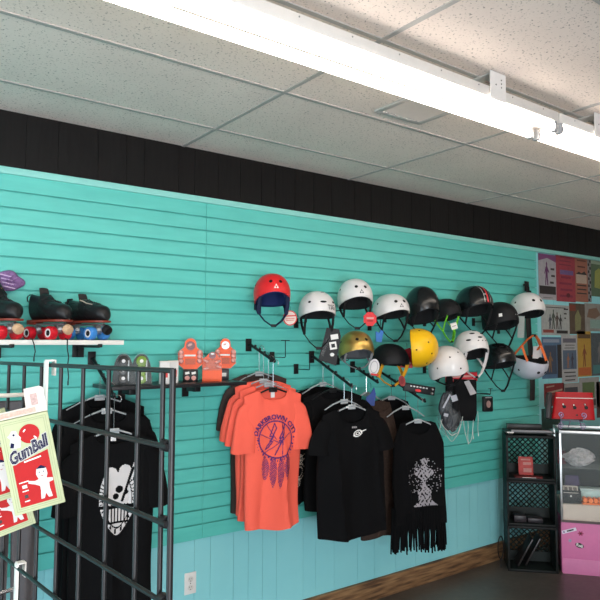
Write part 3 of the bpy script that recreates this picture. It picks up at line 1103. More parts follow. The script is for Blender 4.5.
WHH = mat('helmet_white', (0.70, 0.67, 0.66), 0.35, coat=.3)
BGL = mat('helmet_black_gloss', (0.006, 0.007, 0.008), 0.22, spec=.5)
BMT = mat('helmet_black_matte', (0.008, 0.008, 0.009), 0.6, spec=.25)
helmet(272, 295, 38, 'red skate helmet with a navy liner and black straps, far left of the helmets', mat('helmet_red', (0.66, 0.018, 0.022), .4), liner=NAVY,
       strap=mat('navy_strap', (.008, .014, .045), .7), logo=tri_logo(WHT), tilt=.09)
helmet(317, 312, 38, 'white helmet with slot vents and small dark lettering, second from left', WHH, logo=word_logo('TSG', BPL, 1.42, .55, .30), holes='slots', tilt=.02, rim_back=.25, deep=.98, strap_len=1.15)
helmet(355, 299, 36, 'white helmet with two front holes, highest of the white ones, above the gold helmet', WHH, logo=tri_logo(mat('logo_dark', (.12, .11, .12), .5)))
helmet(391, 311, 36, 'white helmet with a drooping strap, right of the red eight sided tag', WHH, yaw=-.25, tilt=.02, logo=tri_logo(MATS['logo_dark']), roll=-.05, deep=.85)
helmet(422, 309, 34, 'large glossy black helmet with a pale swoosh above the yellow helmet', BGL, holes=None, logo=swoosh, yaw=-.3, deep=1.2, rim_back=.7, tilt=.0)
GREEN = mat('lime_webbing', (.16, .60, .03), .6)
helmet(446, 314, 27, 'small black helmet with lime green straps, between two larger black helmets', BMT, Y=3.08, holes='many', strap=GREEN, yaw=.1, strap_len=1.25)
helmet(474, 306, 36, 'black helmet with red and white stripes over its crown', BGL, holes=None, logo=stripes, yaw=-.3, tilt=.08)
helmet(500, 321, 34, 'matte black helmet with a small white label, right of the striped helmet', BMT, holes=None, yaw=-.25, tilt=.05, deep=1.0,
       logo=lambda o, on, s: (ink(o, on, [(-.09, -.09), (.09, -.07), (.09, .09), (-.09, .07)], 1.35, -.75, WHT), ink(o, on, [(-.16, -.02), (.16, .0), (.16, .05), (-.16, .03)], 1.33, .35, MATS['logo_pale'])))
helmet(527, 311, 33, 'white helmet at the far right above the black hanging strip', WHH, holes='two', yaw=-.35, rim_back=.3, tilt=.04, Y=3.02, straps=False)
helmet(356, 351, 36, 'gold metallic helmet with two front holes', mat('helmet_gold', (.55, .36, .10), .28, .75, var=.1, scale=12), tilt=.1, strap_len=.6, liner=mat('grey_foam', (.10, .10, .11), .8), rim_back=.3,
       strap=mat('clear_strap', (.25, .25, .26), .4))
YELW = mat('yellow_webbing', (.78, .36, .02), .6)
helmet(390, 362, 37, 'matte black helmet with yellow orange straps', BMT, holes=None, strap=YELW, tilt=-.02, rim_back=.2, yaw=-.3, deep=.88, strap_len=.75)
helmet(417, 348, 40, 'yellow helmet hanging on its side', mat('helmet_yellow', (.85, .48, .01), .35), roll=math.radians(86), yaw=-1.05, tilt=.0, straps=False, holes='dots', deep=.92, rim_back=.2, Y=2.86)
helmet(448, 368, 39, 'white helmet with a wavy rim and small dots, lowest of the white ones', WHH, holes='dots', roll=-.22, yaw=-.4, tilt=-.22, rim=.06, strap_len=.5, Y=2.84)
helmet(471, 350, 33, 'white helmet with white chin guard straps and dark opening, centre right', WHH, holes='many', strap=mat('white_webbing', (.66, .64, .64), .5), yaw=-.30, Y=2.88, tilt=.12, deep=1.05,
       logo=lambda o, on, s: [ink(o, on, rect(.11, .05, .2, -.5 + .3 * k, .0), 1.2, .3, BPL, 'dark_mark') for k in range(4)])
helmet(498, 361, 32, 'black vented helmet hanging lowest of the black ones', BGL, holes='many', yaw=-.2, tilt=.05, strap_len=1.1,
       logo=lambda o, on, s: ink(o, on, [(-.5, -.01), (.5, -.01), (.5, .012), (-.5, .012)], 1.05, .3, MATS['logo_pale']))
ORW = mat('orange_webbing', (.75, .16, .04), .6)
hm = helmet(529, 362, 34, 'pale white helmet hanging upside down by orange straps', mat('helmet_pearl', (.52, .52, .58), .3, coat=.3), roll=math.radians(180), yaw=-.2, tilt=.08, holes='two', strap=ORW,
            strap_len=.95, Y=3.03, rim_back=.25, deep=.9)

# hanging black strip with its top plate at the right
p = at(529, 288, 3.17)
t = thing('hanging_strip', 'long black hanging display strip between the two rightmost white helmets', 'display strip', p, 0)
b = MB(); b.box((0, .02, .015), (.060, .006, .085), bev=.002); b.tube([(0, .025, .03), (0, .052, .03)], .006, 8); b.build('top_plate', BLK, t)
b = MB(); b.grid(lambda u, v: Vector(((-.5 + u) * .068 + .012 * v, .005 * math.sin(u * 3) + .012 * math.sin(v * 6), -.02 - .92 * v)), 4, 24)
b.grid(lambda u, v: Vector(((-.5 + u) * .068 + .012 * v, .004 + .005 * math.sin(u * 3) + .012 * math.sin(v * 6), -.02 - .92 * v)), 4, 24)
b.build('strip', mat('strip_black', (.012, .012, .013), .5), t)
b = MB(); b.tube([(0, .02, .02), (0, .0, .005), (0, .0, -.05)], .004, 6); b.build('loop', BLK, t)


# ------------------------------------------------------------------ tags and small packs near the helmets
def tagcard(name, label, cat, px, py, Y, pts, m, yaw=-.5, roll=0, extra=None, th=.004, group=None, string=True):
    t = thing(name, label, cat, at(px, py, Y), 0, group, rot=(Matrix.Rotation(yaw, 3, 'Z') @ Matrix.Rotation(roll, 3, 'Y')).to_euler())
    b = MB(); b.prism(pts, -th / 2, th / 2); b.build('card', m, t)
    if string:
        top = max(z for x, z in pts)
        b = MB(); b.tube([(0, 0, top - .003), (.002, .01, top + .02), (0, .03, top + .03)], .0012, 5); b.build('string', BPL, t)
    if extra:
        extra(t)
    return t


def add(t, nm, pts, m, y=-.0032):
    b = MB(); b.prism(pts, y, y + .0009); return b.build(nm, m, t)


TG = 'hang tags on the helmets'
CREAM = mat('tag_cream', (.62, .52, .46), .6)
tagcard('hang_tag', 'round cream and red hang tag beside the red helmet', 'tag', 290, 318, 2.95, ring(.040, .043, 28), mat('tag_red', (.55, .03, .03), .5), group=TG,
        extra=lambda t: (add(t, 'cream_face', [(x, z) for x, z in ring(.034, .037, 28) if True], CREAM),
                         add(t, 'red_band', rect(.066, .007, .05, 0, .012), MATS['tag_red'], -.0040), add(t, 'text_line', rect(.05, .003, .05, 0, -.004), MATS['tag_red'], -.0040), add(t, 'text_line', rect(.045, .003, .05, 0, -.013), MATS['tag_red'], -.0040)))
tagcard('hang_tag', 'red eight sided hang tag between the upper white helmets', 'tag', 370, 319, 2.93, [(x * (1 + .12 * (k % 2)), z * (1 + .12 * (k % 2))) for k, (x, z) in enumerate(ring(.040, .042, 16))], mat('tag_bright_red', (.66, .03, .035), .45), group=TG,
        extra=lambda t: (add(t, 'pale_print', rect(.045, .012, 0, 0, .005), mat('tag_pink', (.60, .30, .28), .6)), add(t, 'dark_print', rect(.036, .006, 0, 0, -.012), mat('tag_dark', (.2, .02, .02), .6))))
tagcard('hang_tag', 'oval white tag with a grey face on the strap right of the gold helmet', 'tag', 374, 367, 2.92, ring(.034, .050, 24, -.15), mat('tag_white', (.62, .60, .60), .6), group=TG,
        extra=lambda t: (add(t, 'grey_ring', ring(.024, .038, 24, -.15), mat('tag_grey', (.33, .31, .32), .6)), add(t, 'white_face', ring(.020, .033, 24, -.15), MATS['tag_white'], -.0040), add(t, 'red_foot', rect(.05, .012, -.15, .004, -.047), MATS['tag_red'], -.0040)))
tagcard('hang_tag', 'small square white tag on the lime green straps', 'tag', 454, 326, 2.96, rect(.045, .045, .3), WHT, group=TG, extra=lambda t: add(t, 'grey_print', rect(.03, .006, .3), MATS['tag_grey']))
tagcard('hang_tag', 'long pale tag hanging left of the black strip', 'tag', 521, 327, 3.0, rect(.055, .17, -.05), mat('tag_pale', (.30, .36, .34), .6), group=TG,
        extra=lambda t: [add(t, 'text_line', rect(.035, .004, -.05, 0, .06 - .022 * k), MATS['tag_grey']) for k in range(6)])
tagcard('hang_tag', 'white crumpled tag behind the orange straps of the upside down helmet', 'tag', 537, 352, 3.02, [(-.04, -.05), (.03, -.055), (.045, .0), (.03, .05), (-.03, .045)], mat('tag_white', (0, 0, 0)), group=TG)
tagcard('header_card', 'crimson header card right of the matte helmet with yellow straps', 'card', 407, 359, 2.97, [(-.045, -.055), (.035, -.06), (.05, .03), (.02, .075), (-.02, .06)], mat('crimson_card', (.42, .015, .03), .4), yaw=-.6,
        extra=lambda t: (add(t, 'pale_outline', rect(.055, .012, -.3, .0, -.02), MATS['tag_pink']), add(t, 'dark_patch', ring(.018, .02, 12), MATS['tag_dark'])))
tagcard('hang_tag', 'small dark red oval tag below the yellow orange straps', 'tag', 402, 381, 2.93, ring(.022, .035, 18, .2), mat('tag_oxblood', (.28, .03, .03), .5), group=TG, extra=lambda t: add(t, 'dark_patch', ring(.012, .02, 12), MATS['tag_dark']))
tagcard('blue_clip', 'small bright blue plastic clip below the low white helmet', 'clip', 379, 336, 2.96, [(-.02, -.035), (.015, -.04), (.022, .0), (.028, .03), (.01, .04), (0, .02), (-.022, .03)], mat('blue_plastic', (.03, .16, .50), .4), th=.014)
tagcard('blue_hanger_tab', 'dark blue plastic tab between the hangers behind the black tee', 'tab', 371, 397, 3.0, [(-.035, -.05), (.02, -.055), (.03, .02), (.02, .06), (-.005, .02), (-.03, .0)], mat('deep_blue_plastic', (.01, .04, .22), .4), th=.012)


# packet with white print by the gold helmet
def packet_print(t):
    m = WHT
    add(t, 'white_print', rect(.045, .030, .15, .026, .060), m, -.0052)
    add(t, 'white_frame', rect(.042, .045, .15, .018, .008), m, -.0052)
    add(t, 'dark_centre', rect(.022, .022, .15, .018, .008), BPL, -.0062)
    add(t, 'white_dot', [(x + .012, z - .045) for x, z in ring(.013, .011, 12)], m, -.0052)
    bb = MB(); bb.box((-.03, -.006, .0), (.018, .004, .11), Matrix.Rotation(.35, 3, 'Y'), bev=.002); bb.build('glossy_fold', CLR, t)


tagcard('hanging_packet', 'black and clear packet with white print hanging left of the gold helmet', 'packet', 330, 347, 2.95,
        [(-.07, -.075), (.035, -.11), (.065, .06), (.055, .105), (-.02, .115)], mat('packet_film_black', (.010, .010, .011), .5, spec=.25), yaw=-.5, extra=packet_print, th=.008)


def blob(fn, nu=24, nv=14):
    b = MB(); b.grid(fn, nu, nv, True, True, True); return b


def pad(w, h, d, seed=0, flat=.6, topw=.6):
    r = random.Random(seed)
    ph = [r.random() * 6 for _ in range(4)]

    def f(u, v):
        a = 2 * math.pi * u
        prof = (math.sin(math.pi * min(max(v, .02), .98)) ** .45) * (topw + (1 - topw) * math.sin(math.pi * .5 * v))
        return Vector((w / 2 * prof * math.cos(a) * (1 + .07 * math.sin(7 * v + ph[0])), d / 2 * prof * math.sin(a) * (1 + .2 * math.sin(3 * a + 5 * v + ph[1])), -h * v + .006 * math.sin(a * 2 + ph[2])))
    return f


# black pads under a red header card
t = thing('pad_pack', 'pack of black fabric pads under a red header card', 'pads', at(462, 377, 2.97), -.5)
b = MB(); b.box((-.005, 0, 0), (.235, .006, .062), Matrix.Rotation(-.03, 3, 'Y'), bev=.001); h = b.build('header_card', mat('header_red', (.52, .02, .035), .45), t)
b = MB(); b.box((-.01, -.0038, .004), (.16, .0012, .014), Matrix.Rotation(-.03, 3, 'Y')); b.build('header_print', MATS['tag_pink'], h)
b = MB(); b.box((-.01, -.0038, -.018), (.19, .0012, .004), Matrix.Rotation(-.03, 3, 'Y')); b.build('header_print', MATS['tag_pink'], h)
blob(lambda u, v: Vector(((.085 - .012 * max(0, v - .8) * 5) * math.copysign(abs(math.cos(2 * math.pi * u)) ** .5, math.cos(2 * math.pi * u)), .026 * math.sin(2 * math.pi * u) * (1 + .25 * math.sin(9 * v)) * (1.02 - v ** 6), -.29 * v + .004 * math.sin(5 * u))), 32, 20).build('pad', mat('pad_black', (.008, .008, .009), .9, bump=.3, scale=200, spec=.15), t).location = (.02, 0, -.015)
b = MB(); b.prism([(-.005, -.03), (.03, -.02), (.085, -.11), (.04, -.125)], -.050, -.047); b.build('grey_label', mat('label_grey', (.42, .40, .41), .6), t)
b = MB(); b.box((-.095, .0, -.07), (.05, .04, .15), bev=.012); b.build('side_pad', MATS['pad_black'], t)
t = thing('padded_bag', 'clear plastic bag holding dark grey pads, left of the black pad pack', 'bag', at(449, 393, 2.88), -.6)
PG = mat('pads_grey', (.030, .033, .040), .4, var=.95, scale=28)
for (ox, oy, oz, w_, h_, sd, m_) in ((-.025, 0, 0, .10, .17, 9, PG), (.02, -.012, -.05, .11, .20, 4, BPL), (-.02, -.02, -.10, .09, .14, 2, PG), (.035, -.02, -.02, .06, .12, 7, MATS['pad_black'])):
    blob(pad(w_, h_, .05, sd, topw=.75), 22, 14).build('grey_pad', m_, t).location = (ox, oy, oz)
rb = random.Random(11)
fnp = pad(.155, .275, .09, 9, topw=.6)
b = MB(); b.grid(lambda u, v: fnp(u, v) * (1 + .16 * rb.random()) + Vector((0, 0, .01)), 24, 16, True); b.build('plastic_film', mat('bag_clear', (.35, .38, .40), .12, alpha=.12, var=.3, scale=30), t, smooth=False)
for c, s_, r_ in (((-.03, -.052, -.05), (.012, .002, .10), .5), ((.02, -.055, -.03), (.04, .002, .04), -.3), ((-.035, -.05, -.14), (.03, .002, .02), .2)):
    b = MB(); b.box(c, s_, Matrix.Rotation(r_, 3, 'Y')); b.build('painted_highlight', mat('painted_highlight', (.35, .36, .40), .3), t)  # pale slips painted as shiny highlights on the bag
t = thing('small_pack', 'small black pack with a pinkish picture, right of the black pad pack', 'packet', at(487.5, 404, 3.08), -.4)
b = MB(); b.box((0, 0, 0), (.082, .03, .115), bev=.008); b.build('pouch', BPL, t)
b = MB(); b.prism(ring(.018, .027, 16), -.0175, -.0155); b.build('picture', mat('pinkish_print', (.36, .22, .20), .6, var=.4, scale=60), t)
b = MB(); b.box((0, -.016, .05), (.05, .002, .008)); b.build('text_strip', mat('tag_grey', (0, 0, 0)), t)
b = MB(); b.box((0, .03, .075), (.05, .06, .006)); b.build('hang_tab', BPL, t)
wire_hook(481, 401, 'thin wire hook with a T bar right of the small pack', .17, .045, .05, pos=Vector((at(487.5, 404, 3.08).x, SLAT - .008, at(487.5, 404, 3.08).z + .072)))
# long dark gadget pack lying on the arm
t = thing('tool_pack', 'long dark pack with white dots and a red mark above the hangers', 'packet', at(419, 389, 2.90), 0, rot=(Matrix.Rotation(-.5, 3, 'Z') @ Matrix.Rotation(.16, 3, 'Y')).to_euler())
b = MB(); b.box((0, 0, 0), (.21, .03, .055), bev=.006); b.build('sleeve', BPL, t)
for k in range(6):
    b = MB(); b.box((-.06 + k * .021, -.016, .012), (.012, .002, .008)); b.build('white_mark', mat('tag_white', (0, 0, 0)), t)
b = MB(); b.prism(ring(.02, .009, 14), -.0175, -.0155, lambda x, y, z: Vector((x - .01, y, z - .010))); b.build('red_mark', MATS['tag_bright_red'], t)
for sg in (0, 1):
    b = MB(); b.lathe([(.008, 0), (.009, .004), (.006, .008)], along((.085, -.015, .012 - .026 * sg), (0, -1, 0)), 12); b.build('metal_stud', CHR, t)
# white cords
STR = mat('white_cord', (.55, .58, .56), .6)
for k, (px, py, w, h, l) in enumerate(((436, 436, .13, .12, 'white lace loop hanging left below the clear bag'), (452, 432, .17, .16, 'wide white lace loop below the pad pack'),
                                       (466, 428, .07, .20, 'narrow long white lace loop under the pad pack'), (448, 434, .21, .10, 'shallow white lace loop below the clear bag'))):
    p = at(px, py, (2.87, 2.97, 2.97, 2.88)[k])
    t = thing('hanging_lace', l, 'lace', p, 0, 'white laces hanging below the pads')
    pts = []
    rk = random.Random(k)
    for i in range(29):
        f = i / 28
        x = (f - .5) * w
        z = -h * (1 - (2 * f - 1) ** 2) + .10 + .004 * math.sin(f * 20 + k)
        pts.append((x, .02 * math.sin(f * 3 + k) - .01 * k, z))
    b = MB(); b.tube(pts, .0022, 5); b.build('cord', STR, t)
for k, (px, py) in enumerate(((468, 436), (473, 431), (478, 428))):
    p = at(px, py, 2.97)
    t = thing('lace_end', ('dangling white lace end, left of three', 'dangling white lace end, middle of three', 'dangling white lace end, right of three')[k], 'lace', p, 0, 'dangling lace ends')
    b = MB(); b.tube([(0, 0, .12), (.004, 0, .06), (-.003, 0, 0), (.003, 0, -.04)], .0022, 5); b.build('cord', STR, t)
    b = MB(); b.tube([(.003, 0, -.04), (.004, 0, -.058)], .003, 6); b.build('aglet', WPL, t)

# ------------------------------------------------------------------ clothes
CHG = mat('clear_hanger', (.55, .58, .60), .2, alpha=.55, var=0)


def hanger(loc, yaw, w, label, m, off=(0, 0, 0), shoulder=.36):
    w = min(w, .155)
    z0 = off[2] - .012
    loc = Vector(loc) + Vector((off[0], off[1], 0))
    t = thing('clothes_hanger', label, 'hanger', loc, yaw, 'hangers on the waterfall arms')
    b = MB()
    b.tube([(0, 0, z0 - .095), (0, 0, -.008)] + [(.016 - .016 * math.cos(a), 0, .004 + .018 * math.sin(a)) for a in [math.radians(k) for k in range(0, 230, 20)]], .0017, 6)
    b.build('hook', CHR, t)
    for sg in (-1, 1):
        b = MB()
        b.tube([(0, 0, z0 - .094), (sg * .03, 0, z0 - .098), (sg * w * .6, 0, z0 - .098 - shoulder * (w * .6 - .03)), (sg * w, 0, z0 - .098 - shoulder * (w - .03) - .01)], [.010, .0095, .009, .007], 8, .5)
        b.build('arm', m, t)
    b = MB(); b.box((0, 0, z0 - .100), (.05, .008, .028), bev=.003); b.build('centre_piece', m, t)
    return t


def garment(name, label, loc, yaw, m, ws=.22, L=.72, d=.035, sleeve=.17, neck=.085, scoop=.075, hem=.21, amp=.010, seed=0, tank=False, group=None, sleeve_out=.07, cat='shirt', hemwave=.012, strap_w=.04, lean=0, slope=.34):
    """hanging shirt; local origin is the hanger hook, front faces local -Y"""
    r = random.Random(seed)
    P = [r.random() * 6.28 for _ in range(8)]
    t = thing(name, label, cat, loc, yaw, group)
    z0 = -.098

    def ztop(x, front):
        ax = abs(x)
        z = z0 + .004 - slope * max(0, ax - .03)
        if ax < neck:
            z -= (scoop if front else .012) * math.sqrt(max(0, 1 - (ax / neck) ** 2))
        return z

    def halfw(v):
        if tank:
            return ws * (1 - .0 * v) + (hem - ws) * v + (.05 * min(1, v * 5) * (1 - v))
        return ws + (hem - ws) * min(1, v * 2.2) ** .6

    def pos(u, v):
        a = 2 * math.pi * u
        c, s = math.cos(a), math.sin(a)
        front = s < 0
        w = halfw(v)
        x = w * math.copysign(abs(c) ** .85, c)
        xt = ws * math.copysign(abs(c) ** .85, c)
        zt = ztop(xt, front)
        z = zt + (-L + z0 - zt) * v + hemwave * math.sin(3 * x / w + P[0]) * v * v
        dd = (.009 + (d - .009) * min(1, v * 3.5) ** .7)
        y = dd * math.copysign(abs(s) ** .7, s)
        fo = 1.5 * amp * (v ** .8) * (math.sin(16 * x + P[1] + 1.5 * v) + .6 * math.sin(31 * x + P[2] - 2 * v)) + .4 * amp * math.sin(9 * v + 12 * x + P[3]) * min(1, v * 4)
        fo += 1.6 * amp * min(1, v * 2.5) * ((1 - abs(math.sin(7.5 * x + P[6] + .5 * v))) ** 4 - (1 - abs(math.sin(11 * x + P[7] - .8 * v))) ** 5)
        return Vector((x + .006 * math.sin(8 * v + P[4]) * v + lean * v, y + fo, z))

    def surf(x, z, off=.003):
        """front surface point at (x,z)"""
        v = .3
        for _ in range(4):
            w = halfw(v)
            c = max(-.999, min(.999, (x - lean * v) / w))
            cc = math.copysign(abs(c) ** (1 / .85), c)
            zt = ztop(ws * c, True)
            v = max(0, min(1, (z - zt) / (-L + z0 - zt)))
        u = 1 - math.acos(cc) / (2 * math.pi)
        p = pos(u, v)
        return Vector((p.x, p.y - off, p.z))
    b = MB()
    b.grid(pos, 72, 34, True)
    if not tank:
        for sg in (-1, 1):
            def slv(u, v, sg=sg):
                a = 2 * math.pi * u
                e = 1 - (1 - v) ** 2
                cx = sg * (ws * .78 + (sleeve_out + ws * .12) * e)
                cz = z0 - slope * (ws * .78 - .03) - .052 - sleeve * v
                hh = .058 + .014 * v - .03 * (1 - min(1, v * 5)) ** 2
                tx, tz = (sleeve_out + ws * .12) * (1.6 - 1.2 * v), -sleeve
                n = math.hypot(tx, tz)
                nx, nz = -tz / n, tx / n
                return Vector((cx + sg * nx * hh * math.cos(a), (.016 + .018 * v) * math.sin(a) + .007 * v * math.sin(3 * a + P[5]) + .004 * math.sin(7 * v + P[6]), cz + nz * hh * math.cos(a) + .004 * math.sin(2 * a) * v))
            b.grid(slv, 28, 14, True)
    body = b.build('body', m, t)
    if not tank:
        b = MB()   # ribbed collar
        pts = [(neck * math.cos(a), 0, 0) for a in [math.pi * k / 16 for k in range(17)]]
        b.tube([surf(x, ztop(x, True) - .002, .001) for x, _, _ in pts], .0035, 6, .6)
        b.build('collar', m, t)
    return t, surf, ztop, body


def neck_label(t, m=None):
    b = MB(); b.box((.0, .0045, -.138), (.024, .002, .036), bev=.0005); b.build('neck_label', m or mat('tag_white', (0, 0, 0)), t)


# --- orange group (arm left of centre)
ap = waterfall(249, 345, .27, .09, 'black waterfall arm carrying the orange shirts')
oy = -.22


def armpt(p, f, length, drop):
    return Vector((p.x, p.y - .02 - (length - .02) * f, p.z - drop * f - .012))


BRN = mat('dark_brown_cotton', (.055, .038, .034), .95, bump=.15, scale=300, spec=.15)
q = armpt(ap, .15, .27, .09)
hanger(q, -.1, .17, 'hanger holding the dark brown shirt behind the orange ones', CHG, (.035, 0, -.03))
garment('t_shirt', 'dark brown T-shirt at the back behind the orange shirts', q + Vector((.035, 0, -.03)), -.15, BRN, ws=.18, L=.78, seed=21, hem=.17, group='shirts hanging on the slatwall', sleeve=.24, sleeve_out=.03)
for k, (f, l, dx) in enumerate(((.55, 'orange T-shirt hidden second behind the printed orange shirt', -.0), (.75, 'orange T-shirt directly behind the printed orange shirt', -.0))):
    q = armpt(ap, f, .27, .09)
    hanger(q, -.2, .17, ('clear hanger of the rear orange T-shirt', 'clear hanger of the middle orange T-shirt')[k], CHG, (dx, 0, -.03))
    garment('t_shirt', l, q + Vector((dx, 0, -.03)), -.15, ORG, ws=.175, L=.74, seed=31 + k, hem=.165, group='shirts hanging on the slatwall', sleeve=.25, sleeve_out=.03)
q = armpt(ap, 1.0, .27, .09)
hanger(q, -.15, .17, 'black hanger of the printed orange T-shirt', BPL, (-.01, 0, -.03))
t, surf, zt, _ = garment('t_shirt', 'bright orange T-shirt with a purple dreamcatcher and lightning print', q + Vector((-.01, 0, -.03)), -.15, ORG, ws=.175, L=.76, seed=5, hem=.168, group='shirts hanging on the slatwall', sleeve=.26, sleeve_out=.018, amp=.011)
neck_label(t)
PRP = mat('purple_print', (.085, .020, .12), .8)
CZ = -.378
text_mesh('DARKBROWN CITY', .036, PRP, 'arched_lettering', t,
          lambda x, z: surf((.118 + z) * math.sin(x / .116), CZ + (.118 + z) * math.cos(x / .116), .004), .0014)


def poly_in(pts, x, z):
    c = False
    n = len(pts)
    for i in range(n):
        x1, z1 = pts[i]; x2, z2 = pts[(i + 1) % n]
        if (z1 > z) != (z2 > z) and x < (x2 - x1) * (z - z1) / (z2 - z1) + x1:
            c = not c
    return c


def seg_d(x, z, x1, z1, x2, z2):
    dx, dz = x2 - x1, z2 - z1
    k = max(0, min(1, ((x - x1) * dx + (z - z1) * dz) / (dx * dx + dz * dz)))
    return math.hypot(x - x1 - k * dx, z - z1 - k * dz)


BOLT1 = [(-.005, .085), (-.035, .015), (-.012, .02), (-.060, -.055), (-.045, -.045), (-.02, -.01), (-.035, -.012), (.005, .06)]
BOLT2 = [(.055, .080), (.018, .005), (.04, .01), (-.01, -.08), (.035, -.005), (.015, -.010), (.045, .03)]


def dream(x, z):
    X, Z = x, z - CZ
    r = math.hypot(X, Z)
    if .094 < r < .101:
        return True
    if r < .094:
        for B in (BOLT1, BOLT2):
            n = len(B)
            if any(seg_d(X, Z, *B[i], *B[(i + 1) % n]) < .0028 for i in range(n)):
                return True
        if min(seg_d(X, Z, -.09, .03, .02, -.02), seg_d(X, Z, -.05, .08, .0, .0), seg_d(X, Z, .085, .03, -.06, -.07), seg_d(X, Z, .03, -.09, .04, .085)) < .0018:
            return True
    if .100 < r < .116 and Z < .01 and (math.sin(40 * math.atan2(Z, X)) + math.sin(23 * X * 10 + Z * 90)) > .5:
        return True
    # feathers
    for fx, fz, fl in ((-.062, -.095, .125), (-.02, -.10, .155), (.025, -.10, .16), (.066, -.09, .125)):
        u = (fz - Z) / fl
        if 0 < u < 1:
            w = .020 * math.sin(math.pi * min(1, u * .9 + .1)) ** .7
            if abs(X - fx) < w and math.sin((Z * 1.0 - abs(X - fx) * 1.2) * 520) > -.6 and math.sin(X * 900 + Z * 300) > -.7:
                return True
    return False


mask_mesh(lambda x, z: surf(x, z, .0035), dream, -.13, .13, CZ - .32, CZ + .13, .0026, PRP, 'dreamcatcher_print', t)

# --- black tee group
bp = waterfall(312, 357, .385, .165, 'black waterfall arm carrying the black T-shirts')
GLD = mat('pale_gold_print', (.42, .34, .27), .7)
q = armpt(bp, .25, .385, .165)
hanger(q, -.05, .18, 'wide clear hanger behind the black tee hangers', CHG)
t, surf, zt, _ = garment('t_shirt', 'black shirt with pale curling pattern, behind the plain black tee', q + Vector((-.02, 0, -.02)), -.15, CLB, ws=.21, L=.70, seed=41, hem=.20, group='shirts hanging on the slatwall', sleeve=.22, sleeve_out=.03)


def curl(x, z):
    for cx, cz, r in ((-.165, -.60, .045), (-.18, -.66, .024), (-.15, -.48, .055), (-.185, -.40, .04), (-.17, -.53, .03)):
        d = math.hypot(x - cx, z - cz)
        if (abs(d - r) < .004 or abs(d - r * .6) < .003) and math.sin(math.atan2(z - cz, x - cx) * 14) > -.4:
            return True
    return False


mask_mesh(lambda x, z: surf(x, z, .004), curl, -.215, -.02, -.72, -.32, .003, GLD, 'curling_print', t)
q = armpt(bp, .55, .385, .165)
hanger(q, -.1, .15, 'black hanger in the middle of the black tee arm', BPL, (-.01, 0, .02))
garment('t_shirt', 'plain black shirt in the middle of the black tee group', q + Vector((-.01, 0, .02)), -.2, CLB, ws=.20, L=.70, seed=43, hem=.185, group='shirts hanging on the slatwall', sleeve=.16)
q = armpt(bp, .80, .385, .165)
hanger(q, -.2, .13, 'clear hanger directly behind the front black tee hanger', CHG)
q = armpt(bp, 1.0, .385, .165)
hanger(q, -.15, .14, 'clear hanger of the front black scoop neck tee', CHG, (-.015, -.012, .01))
t, surf, zt, _ = garment('t_shirt', 'black scoop neck T-shirt with a small white swirl logo at the neck', q + Vector((-.015, -.012, .01)), -.15, CLB, ws=.19, L=.745, seed=6, hem=.225, group='shirts hanging on the slatwall', neck=.095, scoop=.11, sleeve=.18, sleeve_out=.05, amp=.011)
b = MB(); b.box((-.035, -.008, -.112), (.018, .003, .010)); b.build('size_label', mat('tag_white', (0, 0, 0)), t)


def swirl(x, z):
    X, Z = x - .025, z + .262
    d = math.hypot(X / 1.6, Z - .25 * X)
    if abs(d - .016) < .0026 or abs(d - .007) < .002:
        return True
    return seg_d(X, Z, .02, .008, .055, .018) < .0028 or seg_d(X, Z, -.03, -.012, .03, -.0) < .0015


mask_mesh(lambda x, z: surf(x, z, .0035), swirl, -.04, .10, -.31, -.22, .002, WHT, 'swirl_logo', t)
mask_mesh(lambda x, z: surf(x, z, .0035), lambda x, z: math.sin(x * 700) > -.5, -.012, .022, -.232, -.222, .002, mat('tag_grey', (0, 0, 0)), 'small_print', t)

# --- fringed group
cp = waterfall(353, 367, .24, .09, 'short black waterfall arm right of the black tee arm')
dp_ = waterfall(379, 372, .42, .17, 'black waterfall arm carrying the fringed tops')
q = armpt(cp, .5, .24, .09)
hanger(q, .1, .14, 'clear hanger on the short arm right of the black tees', CHG)
BRP = mat('brown_pattern_cloth', (.035, .020, .014), .9, var=.7, scale=70)
garment('patterned_top', 'dark top with a brownish patterned edge behind the fringed tops', q + Vector((.06, -.05, -.05)), -.1, BRP, ws=.09, L=.86, seed=51, hem=.13, group='tops right of the black tee', tank=True, cat='top', neck=.09, scoop=.08)
q = armpt(dp_, .30, .42, .17)
hanger(q, -.42, .13, 'clear hanger, rear of three over the fringed tops', CHG, (-.02, 0, .01), shoulder=.5)
garment('patterned_top', 'plain black top between the brown patterned one and the fringed one', q + Vector((-.03, 0, 0)), -.3, CLB, ws=.13, L=.74, seed=52, hem=.16, group='tops right of the black tee', tank=True, cat='top', neck=.08, scoop=.09)
q = armpt(dp_, .62, .42, .17)
hanger(q, -.42, .13, 'clear hanger, middle of three over the fringed tops', CHG, (-.02, 0, .01), shoulder=.5)
q = armpt(dp_, .92, .42, .17)
hanger(q, -.42, .12, 'clear hanger, front of three over the fringed tops', CHG, (-.045, -.01, -.01), shoulder=.40)
t, surf, zt, _ = garment('fringed_top', 'black sleeveless top with long cut fringe and a pale ghostly print', q + Vector((-.045, -.01, -.01)), -.42, CLB, ws=.118, L=.64, seed=8, hem=.172, tank=True, cat='top', neck=.085, scoop=.10, amp=.012, hemwave=0, group='tops right of the black tee')
b = MB()
rf = random.Random(4)
